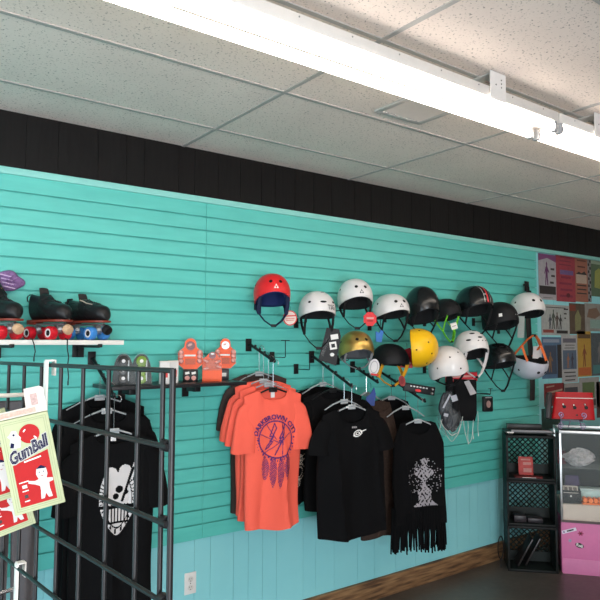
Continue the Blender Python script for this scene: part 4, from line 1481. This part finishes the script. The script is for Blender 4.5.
for k in range(84):
    u = k / 84
    a = 2 * math.pi * u
    x0_, y0_ = .172 * math.copysign(abs(math.cos(a)) ** .85, math.cos(a)), .034 * math.sin(a)
    l_ = .20 + rf.random() * .04
    z0_ = -.68
    y1_ = y0_ + rf.uniform(-.012, .012)
    x1_ = x0_ + rf.uniform(-.008, .008)
    b.tube([(x0_, y0_, z0_ + .04), (x0_ * 1.0, y0_, z0_ - .04), (x1_, y1_, z0_ - l_ * .6), (x1_ + rf.uniform(-.006, .006), y1_, z0_ - l_)], [.009, .0085, .0065, .0055], 5, .35)
o = b.build('fringe', CLB, t, kind='stuff')


def ghost(x, z):
    X, Z = x - .03, z + .46
    n = math.sin(X * 210 + 3 * math.sin(Z * 120)) + math.sin(Z * 170 + 4 * math.sin(X * 90))
    d = abs(X)
    body = (-.17 < Z < .12) and d < (.020 + .055 * max(0, (-.06 - Z) / .11) ** .8 + .03 * math.exp(-((Z - .03) / .03) ** 2) + .012 * math.sin(Z * 60))
    head = math.hypot(X, Z - .10) < .022 or math.hypot(X - .045, Z - .04) < .018 or math.hypot(X + .05, Z - .045) < .018
    speck = math.hypot(X, Z) < .12 and (math.sin(math.floor(X / .006) * 12.9898 + math.floor(Z / .006) * 78.233) * 43758.5453) % 1 > .86 + .9 * abs(math.hypot(X, Z) - .06)
    return ((body or head) and n > -.7) or speck


mask_mesh(lambda x, z: surf(x, z, .004), ghost, -.12, .16, -.64, -.32, .003, mat('ghost_print', (.28, .26, .28), .8), 'ghostly_print', t)

# --- black printed tees behind the grid panel
lp = waterfall(92, 359, .32, .17, 'black waterfall arm carrying the black skull print shirts', n=4)
for k, (f, dx, l) in enumerate(((.35, .02, 'black T-shirt at the back behind the skull print shirt'), (.68, .01, 'black T-shirt directly behind the skull print shirt'))):
    q = armpt(lp, f, .32, .17)
    hanger(q, -.1, .18, ('clear hanger at the back over the black shirts at left', 'clear hanger in the middle over the black shirts at left')[k], CHG)
    garment('t_shirt', l, q + Vector((dx, 0, 0)), -.12, CLB, ws=.20, L=.95, seed=61 + k, hem=.20, group='shirts hanging on the slatwall', sleeve=.27, sleeve_out=.02, slope=.42)
q = armpt(lp, 1.0, .32, .17)
hanger(q, -.15, .18, 'clear hanger of the skull print shirt at left', CHG, (0, 0, -.03))
t, surf, zt, _ = garment('t_shirt', 'black T-shirt with a white oval skull print behind the black grid', q + Vector((0, 0, -.03)), -.15, CLB, ws=.19, L=.95, seed=9, hem=.185, group='shirts hanging on the slatwall', sleeve=.27, sleeve_out=.02, slope=.42)
neck_label(t)


def skull(x, z):
    X, Z = x - .015, z + .40
    e = (X / (.082 * (1 - .4 * max(0, -(Z + .02) / .15) ** 1.5))) ** 2 + ((Z + .015) / .155) ** 2
    inside = e < 1 and not (Z > .105)
    ears = math.hypot(X + .03, Z - .10) < .03 or math.hypot(X - .035, Z - .11) < .028
    bat = seg_d(X, Z, .03, -.01, .085, .15) < .009
    if not (inside or ears or bat):
        return False
    # dark details
    if math.hypot((X - .008) / 1.1, Z - .03) < .016 or math.hypot(X + .008, Z - .0) < .014 or math.hypot(X - .04, Z - .015) < .010:
        return False
    if seg_d(X, Z, .022, -.02, .07, .12) < .006:
        return False
    if .60 < e < .68 and Z < .06:
        return False
    if .70 < e < .95 and Z < .07 and math.sin(math.atan2(Z, X) * 34) > .45:
        return False
    if -.11 < Z < -.035 and abs(X) < .05 and math.sin(X * 420) > .4:
        return False
    if abs(Z + .045) < .007 or (abs(Z + .115) < .004 and abs(X) < .06):
        return False
    return True


mask_mesh(lambda x, z: surf(x, z, .0045), skull, -.09, .13, -.60, -.23, .003, mat('shirt_white_print', (.52, .50, .50), .8), 'skull_print', t)

# grey garment hanging at the far left
gp = waterfall(-20, 385, .25, .06, 'black waterfall arm at the far left carrying grey trousers')
t = thing('grey_trousers', 'grey trousers hanging in long folds at the far left', 'trousers', at(14, 402, 2.85), -.1)
GRC = mat('grey_cloth', (.085, .080, .085), .95, bump=.2, scale=200)
for sg in (-1, 1):
    b = MB()
    b.grid(lambda u, v, sg=sg: Vector((sg * (.045 + .01 * v) + (.052 - .008 * v) * math.cos(2 * math.pi * u), .03 * math.sin(2 * math.pi * u) + .008 * math.sin(14 * v * .4 + u * 25), -.95 * v)), 32, 24, True, True, True)
    b.build('trouser_leg', GRC, t)
b = MB(); b.box((0, 0, -.02), (.19, .05, .05), bev=.01); b.build('waistband', GRC, t)

# ------------------------------------------------------------------ outlet on the lower wall
t = thing('wall_outlet', 'white double wall outlet on the lower teal wall', 'outlet', at(190, 583, WALLY) + Vector((0, -.003, 0)), 0)
b = MB(); b.box((0, 0, 0), (.070, .006, .115), bev=.002); b.build('cover_plate', mat('outlet_white', (.72, .72, .70), .35), t)
for dz in (-.022, .022):
    b = MB(); b.prism([(x, z + dz) for x, z in ring(.016, .015, 20)], -.005, -.002); s_ = b.build('socket', mat('outlet_ivory', (.60, .60, .57), .35), t)
    for dx, hh in ((-.006, .008), (.006, .007)):
        b = MB(); b.box((dx, -.0052, dz + .003), (.0018, .001, hh)); b.build('slot', HOLE, s_)
    b = MB(); b.prism([(x, z + dz - .009) for x, z in ring(.0025, .0025, 10)], -.0056, -.0050); b.build('slot', HOLE, s_)
b = MB(); b.lathe([(.003, 0), (.003, .001)], along((0, -.003, 0), (0, -1, 0)), 10); b.build('screw', CHR, t)


# ------------------------------------------------------------------ white shelf and skates
SHZ = 1.7235
SA, SB = .10, at(124, 343, 2.95).x
t = thing('wall_shelf', 'white shelf on the slatwall holding the black roller skates', 'shelf', (SB, 2.95, SHZ))
b = MB(); b.box((-(SB - SA) / 2, .135, -.011), (SB - SA, .27, .022), bev=.002); b.build('board', mat('white_board', (.74, .72, .68), .4), t)
for px in (11, 99):
    x = at(px, 347, 2.96).x - SB
    b = MB(); b.box((x, .002, -.026), (.020, .024, .016), bev=.003); b.box((x, .14, -.030), (.012, .25, .012)); b.box((x, .272, -.05), (.03, .008, .07)); b.build('shelf_bracket', BLK, t)
wire_hook(76, 351, 'black plate under the white shelf', .05, .0, 0)

SKB = mat('boot_black_leather', (0.010, 0.010, 0.011), 0.38, bump=.1, scale=120)
TAN = mat('toe_stop_tan', (.62, .40, .24), .6)
SOLE = mat('sole_oxblood', (.22, .035, .02), .4)


def skate(loc, yaw, label, hi, wheelmat, stopmat, style):
    """toe along local +X, heel at the origin, wheels resting on z = 0"""
    t = thing('roller_skate', label, 'roller skate', loc, yaw, 'roller skates on the white shelf')
    ZB_ = .082
    L = .265

    def sec(s, th):
        # outline of the boot at station s
        w = .030 + .016 * math.sin(math.pi * min(1, s * 1.05)) + (.008 if s > .6 else 0)
        if s > .86:
            w *= math.sqrt(max(.02, 1 - ((s - .86) / .145) ** 2))
        if s < .08:
            w *= math.sqrt(max(.05, 1 - ((.08 - s) / .085) ** 2))
        if s < .42:
            h = hi - .01 * math.sin(s * 6)
        elif s < .62:
            f = (s - .42) / .20
            f = f * f * (3 - 2 * f)
            h = hi * (1 - f) + .088 * f
        else:
            h = .088 - .024 * ((s - .62) / .38)
        if s > .90:
            h *= math.sqrt(max(.15, 1 - ((s - .90) / .12) ** 2))
        c, sn = math.cos(th), math.sin(th)
        k = .5 + .5 * sn
        y = w * math.copysign(abs(c) ** .75, c) * (1 - .30 * max(0, (k - .35)) * (1 if h > .09 else .5))
        z = ZB_ + .008 + h * k ** .85
        x = L * s + (.012 * (1 - k) if s < .1 else 0) - (0.010 * (k * (h / .1)) if s > .4 and s < .7 else 0)
        return Vector((x, y, z))
    b = MB(); b.grid(lambda u, v: sec(v, 2 * math.pi * u), 32, 40, True, True, True)
    boot = b.build('boot', SKB, t)
    # sole
    def so(grow):
        out = []
        for k in range(33):
            s = k / 32
            w = (.030 + .016 * math.sin(math.pi * min(1, s * 1.05)) + (.008 if s > .6 else 0))
            if s > .86:
                w *= math.sqrt(max(.0, 1 - ((s - .86) / .142) ** 2))
            if s < .08:
                w *= math.sqrt(max(.02, 1 - ((.08 - s) / .085) ** 2))
            out.append((L * s, w + grow))
        return [(x, -w) for x, w in out] + [(x, w) for x, w in out[::-1]]
    b = MB(); b.prism(so(.003), 0, .009, lambda x, y, z: Vector((x, z, ZB_ + y))); b.build('sole', SOLE, t)
    b = MB(); b.box((.03, 0, ZB_ - .006), (.055, .05, .012), bev=.002); b.build('heel', SOLE, t)
    # tongue, laces, collar
    if hi > .1:
        b = MB(); b.grid(lambda u, v: Vector((.085 + .025 * (1 - v) + .010 * math.cos(math.pi * 2 * u) * .5, .026 * math.cos(2 * math.pi * u) * (1 - .2 * v), ZB_ + .075 + (hi - .045) * v + .004 * math.sin(2 * math.pi * u))), 16, 8, True, True, True)
        b.build('tongue', mat('tongue_black', (.02, .018, .018), .7), t)
        b = MB(); b.box((.118, 0, ZB_ + hi * .86), (.003, .030, .014), Matrix.Rotation(-.3, 3, 'Y'), bev=.001); b.build('tongue_badge', mat('badge_gold', (.45, .22, .08), .4), t)
        b = MB(); b.tube([(.0, 0, ZB_ + hi * .7), (-.030, 0, ZB_ + hi * .80), (-.034, 0, ZB_ + hi * .95), (-.012, 0, ZB_ + hi * 1.04), (.010, 0, ZB_ + hi * .98)], .0035, 6, .5); b.build('heel_loop', SKB, t)
    for k in range(5):
        s = .50 + k * .062
        zt_ = sec(s, math.pi / 2).z
        b = MB(); b.tube([sec(s, math.pi * .18) + Vector((0, .002, 0)), Vector((L * s, 0, zt_ + .003)) + Vector((.004, 0, 0)), sec(s, math.pi * .82) + Vector((0, -.002, 0))], .0028, 6); b.build('lace', mat('lace_black', (.02, .02, .022), .8), t)
    if style == 'stripe':
        b = MB(); b.tube([Vector((L * s, -.020, sec(s, -math.pi * .0).z)) * 0 + sec(s, math.pi * 1.62 if False else math.pi * .70) + Vector((0, -.0, .002)) for s in (.42, .5, .58, .66, .72)], .0045, 6, .5)
        b.build('pale_trim', mat('pale_leather', (.55, .45, .38), .5), t)
        b = MB(); b.tube([sec(s, math.pi * 1.0) + Vector((0, -.001, .012 + .02 * math.sin(s * 5))) for s in (.1, .25, .4, .55, .7, .8)], .0018, 5); b.build('seam', mat('lace_black', (0, 0, 0)), boot)
        b = MB(); b.tube([(-.008, 0, ZB_ + .06), (-.022, 0, ZB_ + .085), (-.014, 0, ZB_ + .115), (.012, 0, ZB_ + .115)], .007, 8, .6); b.build('heel_tab', SKB, t)
    # plate and trucks
    PL = mat('plate_alloy', (.42, .42, .43), .3, .9)
    b = MB(); b.box((.125, 0, ZB_ - .010), (.21, .034, .008), bev=.002); b.build('plate', PL, t)
    for xx in (.045, .195):
        b = MB()
        b.box((xx, 0, ZB_ - .022), (.026, .030, .020), bev=.004)
        b.tube([(xx, -.052, .031), (xx, .052, .031)], .004, 8)
        b.box((xx, 0, .038), (.018, .06, .014), bev=.004)
        tr = b.build('truck', PL, t)
        b = MB(); b.lathe([(.012, 0), (.013, .005), (.010, .012)], Matrix.Translation((xx + .012, 0, .044)), 12); b.build('cushion', mat('cushion_white', (.55, .55, .56), .5), tr)
        for sg in (-1, 1):
            M = along((xx, sg * .022, .031), (0, sg, 0))
            b = MB(); b.lathe([(.016, 0), (.029, .001), (.031, .006), (.031, .027), (.028, .033), (.020, .034), (.019, .030)], M, 26)
            wh = b.build('wheel', wheelmat, t)
            b = MB(); b.lathe([(.0195, .030), (.0195, .0335), (.016, .0345), (.015, .032)], M, 22); b.build('hub_ring', mat('hub_white', (.68, .66, .66), .4), wh)
            b = MB(); b.lathe([(.0148, .030), (.011, .0335), (.004, .0335)], M, 18); b.build('bearing', BLK, wh)
            b = MB(); b.lathe([(.0045, .033), (.0045, .0385)], M, 6); b.build('axle_nut', CHR, wh)
    b = MB(); b.tube([(.235, 0, ZB_ - .01), (.262, 0, .052)], .009, 10); b.build('toe_stem', PL, t)
    b = MB(); b.lathe([(.013, 0), (.021, .006), (.023, .022), (.020, .032), (.012, .034)], along((.246, 0, .056), (.75, 0, -.45)), 20); b.build('toe_stop', stopmat, t)
    return t


REDW = mat('wheel_red', (.58, .012, .025), .3)
BLUW = mat('wheel_blue', (.05, .24, .62), .3)
SKY = math.radians(-68)
skate((.575, 3.17, SHZ), SKY, 'high black roller skate with red wheels, cut by the left edge', .165, REDW, TAN, 'hi')
skate((.785, 3.17, SHZ), SKY, 'black ankle high roller skate with a heel loop, red wheels and tan toe stop', .125, REDW, TAN, 'hi')
skate((.965, 3.175, SHZ), SKY, 'low cut black roller skate with blue wheels and a pale tongue trim', .106, BLUW, BPL, 'stripe')
for k, (px, pts, l) in enumerate(((32, [(0, .03, .022), (0, -.005, .018), (.006, -.012, -.005), (.012, -.010, -.035), (.008, -.008, -.06)], 'short black lace end hanging over the white shelf'),
                                  (67, [(0, .03, .022), (0, -.005, .018), (-.002, -.012, -.02), (.006, -.010, -.06), (.002, -.010, -.10), (.008, -.010, -.15), (.006, -.01, -.168)], 'long black lace hanging down from the white shelf'))):
    p = at(px, 343, 2.945)
    t = thing('skate_lace', l, 'lace', (p.x, 2.945, SHZ - .016), 0)
    b = MB(); b.tube(pts, .0026, 6); b.build('cord', mat('lace_black', (0, 0, 0)), t)
    b = MB(); b.tube([pts[-1], (pts[-1][0], pts[-1][1], pts[-1][2] - .018)], .0034, 6); b.build('aglet', BPL, t)
# purple glitter piece pinned above the left skate
t = thing('glitter_pad', 'purple glittery padded piece on the slatwall above the left skate', 'pad', at(9, 290, 3.20), -.1)
PUG = mat('purple_glitter', (.22, .12, .28), .5, var=.75, scale=160)
b = MB()


def gl(u, v):
    a = 2 * math.pi * u
    R = .060 * (1 + .12 * math.cos(3 * a + .6) + .06 * math.cos(5 * a))
    f = math.sin(math.pi * .5 * min(1, v * 1.0 + .02))
    return Vector((R * f * math.cos(a), -.028 * math.cos(math.pi * .5 * v) + .004 * math.sin(9 * a) * (1 - v), .040 + R * .82 * f * math.sin(a)))


b.grid(gl, 40, 10, True, True, True); b.build('padded_shell', PUG, t)
for k in range(4):
    b = MB(); b.box((-.02 + .006 * k, -.028, .065 - .018 * k), (.05, .002, .005), Matrix.Rotation(.2, 3, 'Y')); b.build('pale_line', mat('lilac_print', (.50, .36, .56), .5), t)

# ------------------------------------------------------------------ black shelf and packs
BZ = 1.505
xa, xb = at(112, 387, 2.95).x, at(247, 386, 2.95).x
t = thing('wall_shelf', 'black shelf on the slatwall holding the orange packs', 'shelf', ((xa + xb) / 2, 2.95, BZ))
b = MB(); b.box((0, .135, -.009), (xb - xa, .27, .018), bev=.002); b.build('board', mat('black_board', (.014, .014, .016), .35), t)
for x in (-.22, .14):
    b = MB(); b.box((x, .17, -.035), (.036, .10, .035), bev=.003); b.box((x, .267, -.05), (.036, .01, .075)); b.build('shelf_bracket', BLK, t)
ORC = mat('orange_card', (.78, .09, .015), .45)
MUL = mat('dim_print', (.50, .10, .05), .5, var=.6, scale=150)
PKP = mat('pack_pink', (.62, .26, .22), .4)


def hullpack(px, pyb, w, h, label, shape, Y, z=BZ):
    p = at(px, pyb, Y)
    return thing('accessory_pack', label, 'skate accessory pack', (p.x, Y, z), -.45, 'orange packs on the black shelf')


def octa(w, h, z0, tail=0):
    c = .28
    top = z0 + h
    r = .22 * w * 1.1
    arc = [(r * math.cos(a), top - r * .4 + r * math.sin(a)) for a in [math.pi * k / 10 for k in range(11)]]
    return [(-w / 2, z0 + h * .18), (-w * .25, z0), (w * .25, z0), (w / 2, z0 + h * .18), (w / 2, z0 + h * .62), (w * .26, z0 + h * .80)] + arc + [(-w * .26, z0 + h * .80), (-w / 2, z0 + h * .62)]


def pack_face(t, w, h, z0, dome):
    add(t, 'dark_disc', [(x, z + z0 + h * .86) for x, z in ring(w * .19, w * .19, 20)], dome, -.006)
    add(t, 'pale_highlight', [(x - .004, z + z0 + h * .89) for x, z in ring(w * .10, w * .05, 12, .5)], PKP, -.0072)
    b = MB()
    b.grid(lambda u, v: Vector((w * .17 * math.cos(2 * math.pi * u) * math.sin(math.pi * .5 * (v + .03)), -.006 - .02 * math.cos(math.pi * .5 * v), z0 + h * .86 + w * .17 * math.sin(2 * math.pi * u) * math.sin(math.pi * .5 * (v + .03)))), 18, 6, True)
    b.build('clear_bubble', CLR, t)
    for sx in (-1, 1):
        for dz in (.30, .47, .62):
            b = MB(); b.lathe([(.012, 0), (.014, .006), (.009, .014)], along((sx * w * .38, -.004, z0 + h * dz), (0, -1, 0)), 12); b.build('small_part', PKP, t)
    add(t, 'white_title', rect(w * .46, .009, 0, -.002, z0 + h * .50), WHT, -.0065)
    add(t, 'product_picture', rect(w * .42, h * .22, 0, 0, z0 + h * .28), MUL, -.0062)


t = hullpack(190, 385, 0, 0, 'orange pack with a dark red disc, left of three, standing over a black box', None, 3.12, BZ + .066)
b = MB(); b.prism(octa(.128, .145, 0), -.003, .003); b.build('backing_card', ORC, t)
b = MB(); b.prism([(x * 1.10, (z - .07) * 1.07 + .07) for x, z in octa(.128, .145, 0)], .0031, .005); b.build('clear_shell', CLR, t)
pack_face(t, .128, .145, 0, mat('disc_dark_red', (.14, .008, .01), .3))
t = thing('bearing_box', 'small black box with four pink rounds under the left orange pack', 'box', (at(192, 385, 3.10).x, 3.12, BZ), -.45)
b = MB(); b.box((0, 0, .032), (.078, .045, .063), bev=.003); b.build('carton', BPL, t)
for dx in (-.017, .017):
    add(t, 'pink_round', [(x + dx, z + .020) for x, z in ring(.013, .012, 16)], PKP, -.0240)
    add(t, 'pale_mark', rect(.022, .012, .2, dx, .046), WHT, -.0240)
t = hullpack(212, 385, 0, 0, 'orange pack standing on the shelf in front of the other two', None, 3.06, BZ)
b = MB(); b.prism([(-.052, 0), (.052, 0), (.052, .120), (.03, .135), (.018, .150), (.0, .158), (-.018, .150), (-.03, .135), (-.052, .120)], -.003, .003); b.build('backing_card', ORC, t)
add(t, 'dark_disc', [(x, z + .140) for x, z in ring(.019, .019, 20)], mat('disc_dark_red', (0, 0, 0)), -.006)
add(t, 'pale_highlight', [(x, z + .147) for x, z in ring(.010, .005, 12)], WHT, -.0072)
add(t, 'product_picture', rect(.07, .05, 0, 0, .09), MUL, -.0062)
for x, z, r in ((-.035, .11, .5), (.03, .105, -.5), (-.035, .070, -.3), (.036, .078, .4)):
    b = MB(); b.box((x, -.010, z), (.030, .012, .012), Matrix.Rotation(r, 3, 'Y'), bev=.004); b.build('small_part', PKP, t)
b = MB(); b.box((0, -.010, .095), (.10, .014, .075), bev=.006); b.build('clear_bubble', CLR, t)
t = hullpack(225, 385, 0, 0, 'orange pack with a grey silver disc, right of three', None, 3.15, BZ + .064)
b = MB(); b.prism(octa(.115, .150, 0), -.003, .003); b.build('backing_card', ORC, t)
b = MB(); b.prism([(x * 1.10, (z - .07) * 1.07 + .07) for x, z in octa(.115, .150, 0)], .0031, .005); b.build('clear_shell', CLR, t)
pack_face(t, .115, .150, 0, mat('disc_silver', (.36, .33, .33), .3, .5))
t = thing('bearing_box', 'small dark box under the right orange pack', 'box', (at(225, 385, 3.14).x, 3.16, BZ), -.45)
b = MB(); b.box((0, 0, .031), (.06, .045, .061), bev=.003); b.build('carton', mat('box_darkgrey', (.03, .03, .035), .4), t)
b = MB(); b.box((0, -.0232, .03), (.03, .0008, .02)); b.build('label', WHT, t)


def wheel_blister(px, Y, label, m):
    t = thing('blister_pack', label, 'blister pack', (at(px, 385, Y).x, Y, BZ), -.35, 'domed packs at the left of the black shelf')

    def f(sc, d):
        def g(u, v):
            x = (-.5 + u) * .105 * sc
            top = .150 * sc * math.sqrt(max(0, 1 - (abs(x) / (.0535 * sc)) ** 2.6)) + .001
            return Vector((x, -d * math.sin(math.pi * u) ** .5 * math.sin(math.pi * min(1, v + .12)) ** .5, top * v))
        return g
    pts = [(f(1, 0)(k / 20, 1).x, f(1, 0)(k / 20, 1).z) for k in range(21)]
    b = MB(); b.prism([(-.0525, 0)] + pts[1:-1] + [(.0525, 0)], .001, .004); b.build('backing_card', mat('pack_card_dark', (.03, .035, .035), .5), t)
    b = MB(); b.grid(f(1.06, .035), 20, 12); b.build('clear_dome', CLR, t)
    for k in range(3):
        b = MB(); b.lathe([(.008, 0), (.024, .001), (.026, .005), (.026, .016), (.022, .018), (.008, .018)], along((0, -.003, .030 + k * .042), (0, -1, .15)), 18)
        w = b.build('wheel', m, t)
        b = MB(); b.lathe([(.009, .018), (.009, .0195)], along((0, -.003, .030 + k * .042), (0, -1, .15)), 10); b.build('wheel_hub', mat('hub_white', (0, 0, 0)), w)
    b = MB(); b.box((.024, -.020, .070), (.006, .002, .10)); b.build('bright_strip', mat('strip_grey', (.35, .37, .38), .25), t)


wheel_blister(123, 3.06, 'domed clear pack of black skate wheels at the left of the black shelf', mat('wheel_black', (.02, .02, .02), .35))
wheel_blister(141, 3.02, 'domed clear pack with lime and black wheels beside the black wheel pack', mat('wheel_lime', (.14, .24, .03), .35, var=.5, scale=60))
for k, (px, Y, l) in enumerate(((164, 3.02, 'small white box with red print behind the grid post'), (173, 3.06, 'small white box right behind the grid post'))):
    t = thing('small_box', l, 'box', (at(px, 385, Y).x, Y, BZ), -.3, 'small white boxes on the black shelf')
    b = MB(); b.box((0, 0, .055), (.048, .04, .11), bev=.002); b.build('carton', mat('carton_white', (.62, .60, .58), .5), t)
    b = MB(); b.box((.0, -.0205, .05), (.030, .001, .035)); b.build('red_print', MATS['tag_red'], t)
    b = MB(); b.box((0, 0, .112), (.050, .042, .006), bev=.001); b.build('lid', mat('carton_cream', (.66, .58, .52), .5), t)

# ------------------------------------------------------------------ black wire grid panel in front, left
GT = 1.690
PDIR = Vector((-.0735, .9973, 0)).normalized()
P0 = Vector((.2865, .6235, 0))
t = thing('wire_grid_display', 'black metal grid display panel standing in the left foreground', 'display grid', (P0.x, P0.y, 0), math.atan2(PDIR.y, PDIR.x))
GRM = mat('grid_black', (.009, .009, .010), .42, spec=.35)
ts = [0.0] + [.055 + .0762 * k for k in range(12)]
TEND = ts[-1] + .058
for k, x in enumerate(ts):
    b = MB(); b.tube([(x, 0, .04), (x, 0, GT - .014 * x)], .0027, 10); b.build('vertical_wire', GRM, t)
for nm, x in (('end_post', -.020), ('end_post', TEND)):
    b = MB(); b.tube([(x, 0, .02), (x, 0, GT + .002 - .014 * x)], .0034, 12); b.build(nm, GRM, t)
z = GT
k = 0
while z > .05:
    b = MB(); b.tube([(-.020, .0048 if k else 0, z), (TEND, .0048 if k else 0, z - .014 * TEND)], .0028 if k else .0030, 10); b.build('horizontal_wire', GRM, t)
    if k:
        b = MB(); b.lathe([(.006, -.005), (.0065, 0), (.006, .005)], Matrix.Translation((-.011, .001, z)) @ Matrix.Rotation(math.pi / 2, 4, 'Y'), 10); b.build('clamp', BLK, t)
    z -= .0762
    k += 1
gp0 = P0


def gpt(tt, z, off=0):
    nrm = Vector((-PDIR.y, PDIR.x, 0))
    v = P0 + PDIR * tt + nrm * off
    return Vector((v.x, v.y, z - .014 * tt))


# white hooks clipped on the grid with their rods
def grid_hook(tt, zt, label, hgt, rod, rodmat):
    o = thing('display_hook', label, 'hook', gpt(tt, zt), math.atan2(PDIR.y, PDIR.x), 'white clip hooks on the black grid')
    b = MB()
    b.box((0, .0058, -hgt / 2 + .006), (.0135, .003, hgt), bev=.001)
    b.box((0, .000, .0065), (.0135, .0125, .0025), bev=.0008)
    b.box((0, -.0052, -.004), (.0135, .002, .022), bev=.0005)
    b.build('clip_plate', WPL, o)
    if rod:
        b = MB(); b.tube(rod, .0030, 10); b.build('rod', rodmat, o)
    return o


grid_hook(.325, GT, 'tall white clip hook on top of the grid holding the sock boxes', .105, [(0, .010, -.040), (0, .06, -.040), (.0, .16, -.034)], mat('rod_cream', (.62, .58, .52), .4))
grid_hook(.425, GT - .0762 * 4, 'white clip hook with a chrome rod low on the grid', .07, [(0, .010, -.030), (0, .05, -.034), (0, .16, -.028)], CHR)

# ------------------------------------------------------------------ pale green boxes printed GumBall
PGR = mat('box_pale_green', (.40, .44, .27), .6, spec=.15)
BRD = mat('box_red', (.36, .006, .007), .55, spec=.15)
LINE = mat('line_green', (.22, .27, .15), .5)
NVY = mat('letter_navy', (.005, .006, .04), .6, spec=.1)


def gum_box(px, py, depth, label, roll):
    d = ray(px, py)
    p = EYE + d * depth
    az = math.atan2(d.x, d.y)
    o = thing('sock_box', label, 'product box', p, 0, 'pale green boxes hanging on the grid',
              rot=(Matrix.Rotation(-az, 3, 'Z') @ Matrix.Rotation(roll, 3, 'Y')).to_euler())
    w, h, dd = .0585, .116, .016
    b = MB(); b.box((0, dd / 2, 0), (w, dd, h), bev=.0008); b.build('carton', PGR, o)
    for ins in (.0035, .0060):
        b = MB()
        for c, s in (((0, 0, h / 2 - ins), (w - 2 * ins, .0002, .0004)), ((0, 0, -h / 2 + ins), (w - 2 * ins, .0002, .0004)), ((-w / 2 + ins, 0, 0), (.0004, .0002, h - 2 * ins)), ((w / 2 - ins, 0, 0), (.0004, .0002, h - 2 * ins))):
            b.box((c[0], -.0002, c[2]), s)
        b.build('border_line', LINE, o)
    y = -.0004
    add2 = lambda nm, pts, m, dy=0: (lambda bb: (bb.prism(pts, y - dy - .0002, y - dy), bb.build(nm, m, o, smooth=False)))(MB())
    add2('red_field', [(-.021, -.050), (.021, -.050), (.021, .012), (-.021, .002)], BRD)
    add2('balloon', [(x + .004, z + .036) for x, z in ring(.0118, .0118, 28)], BRD, .0001)
    add2('balloon_highlight', [(x - .001, z + .041) for x, z in ring(.0022, .0009, 10, .8)], WHT, .0003)
    add2('balloon_highlight', [(x + .010, z + .030) for x, z in ring(.0026, .0010, 10, -.9)], WHT, .0003)
    # little pale dog blowing the balloon
    add2('dog', [(-.019, .022), (-.008, .022), (-.007, .030), (-.006, .034), (-.009, .038), (-.010, .043), (-.015, .044), (-.018, .040), (-.021, .038), (-.018, .034), (-.020, .028)], mat('dog_white', (.48, .49, .48), .5), .0002)
    add2('dog_ear', [(-.020, .024), (-.016, .023), (-.0145, .028), (-.018, .030)], NVY, .0004)
    add2('dog_ear', ring(.0013, .0009, 8) and [(x - .0135, z + .0385) for x, z in ring(.0012, .0014, 8)], NVY, .0004)
    word = lambda size, m, bold, dy: text_mesh('GumBall', size, m, 'title_lettering', o, lambda x, z: Vector((x * .92, y - dy, z * 1.45 + .0165 + .012 * (x / .04) + .10 * x * x * 20 * .05)), bold)
    word(.0145, mat('letter_outline', (.44, .44, .42), .5), .0013, .0005)
    word(.0145, NVY, .0005, .0008)
    word(.0145, mat('letter_fill', (.46, .46, .46), .5), -.0006, .0011)
    for z0_, w_ in ((.0045, .020),):
        add2('subtitle_line', rect(w_, .0018, .12, .002, z0_), WHT, .0003)
    # small cartoon child with open arms
    c = mat('child_white', (.50, .49, .48), .5)
    add2('child', [(.003, -.046), (.007, -.046), (.0095, -.040), (.012, -.046), (.0165, -.046), (.0150, -.034), (.0155, -.028), (.0205, -.027), (.0205, -.0235), (.0135, -.022),
                   (.0155, -.017), (.0150, -.010), (.0095, -.0065), (.0040, -.0085), (.0025, -.015), (.0045, -.0215), (.0, -.0225), (-.007, -.0205), (-.008, -.0235), (.0, -.027), (.0045, -.030), (.0045, -.036)], c, .0002)
    add2('child_hair', [(.0035, -.0085), (.0095, -.0050), (.0155, -.0090), (.0130, -.0098), (.0070, -.0088)], NVY, .0004)
    for dx in (.0065, .0115):
        add2('child_eye', [(x + dx, z - .0135) for x, z in ring(.0005, .0010, 8)], NVY, .0004)
    add2('child_mouth', [(.0065, -.0175), (.0090, -.0188), (.0115, -.0175), (.0090, -.0180)], BRD, .0004)
    for dz, col, ww in ((-.0205, WHT, .011), (-.0262, c, .0055), (-.0315, WHT, .007), (-.0382, BPL, .0040), (-.0440, WHT, .006)):
        hgt = .0012 if col is WHT else .0040
        add2('small_panel', rect(ww, hgt, .05, -.0125, dz), col, .0002)
    return o, w, h


def header(o, w, h):
    b = MB()
    b.prism([(-w * .9, h / 2 + .001), (w / 2, h / 2 + .001), (w / 2 + .0005, h / 2 + .030), (w / 2 - .004, h / 2 + .033), (w / 2 - .022, h / 2 + .033), (w / 2 - .0235, h / 2 + .010), (-w * .9, h / 2 + .010)], .001, .003)
    hd = b.build('header_card', mat('header_white', (.52, .49, .44), .5), o, smooth=False)
    b = MB(); b.box((-.01, .0006, h / 2 + .0055), (w * .9, .0004, .006)); b.build('pink_print', mat('header_pink', (.58, .34, .28), .6, var=.5, scale=300), hd)
    b = MB(); b.box((w / 2 - .0125, .0006, h / 2 + .018), (.008, .0004, .014)); b.build('small_picture', mat('header_grey', (.42, .30, .28), .6, var=.6, scale=400), hd)


o, w, h = gum_box(31.5, 463, .79, 'tilted pale green box printed GumBall with red front, whole in view', math.radians(-12))
header(o, w, h)
gum_box(-9, 458, .835, 'pale green printed box at the left edge behind the whole one', math.radians(-14))
gum_box(2, 492, .885, 'lowest pale green printed box, showing under the whole one', math.radians(-17))

# hidden stand foot of the grid
t = thing('foot_bar', 'black foot bar under the grid panel', 'foot', gpt(-.02, 0), math.atan2(PDIR.y, PDIR.x))
b = MB(); b.box((.0, -.09, .012), (.03, .14, .024), bev=.003); b.build('bar', BLK, t)
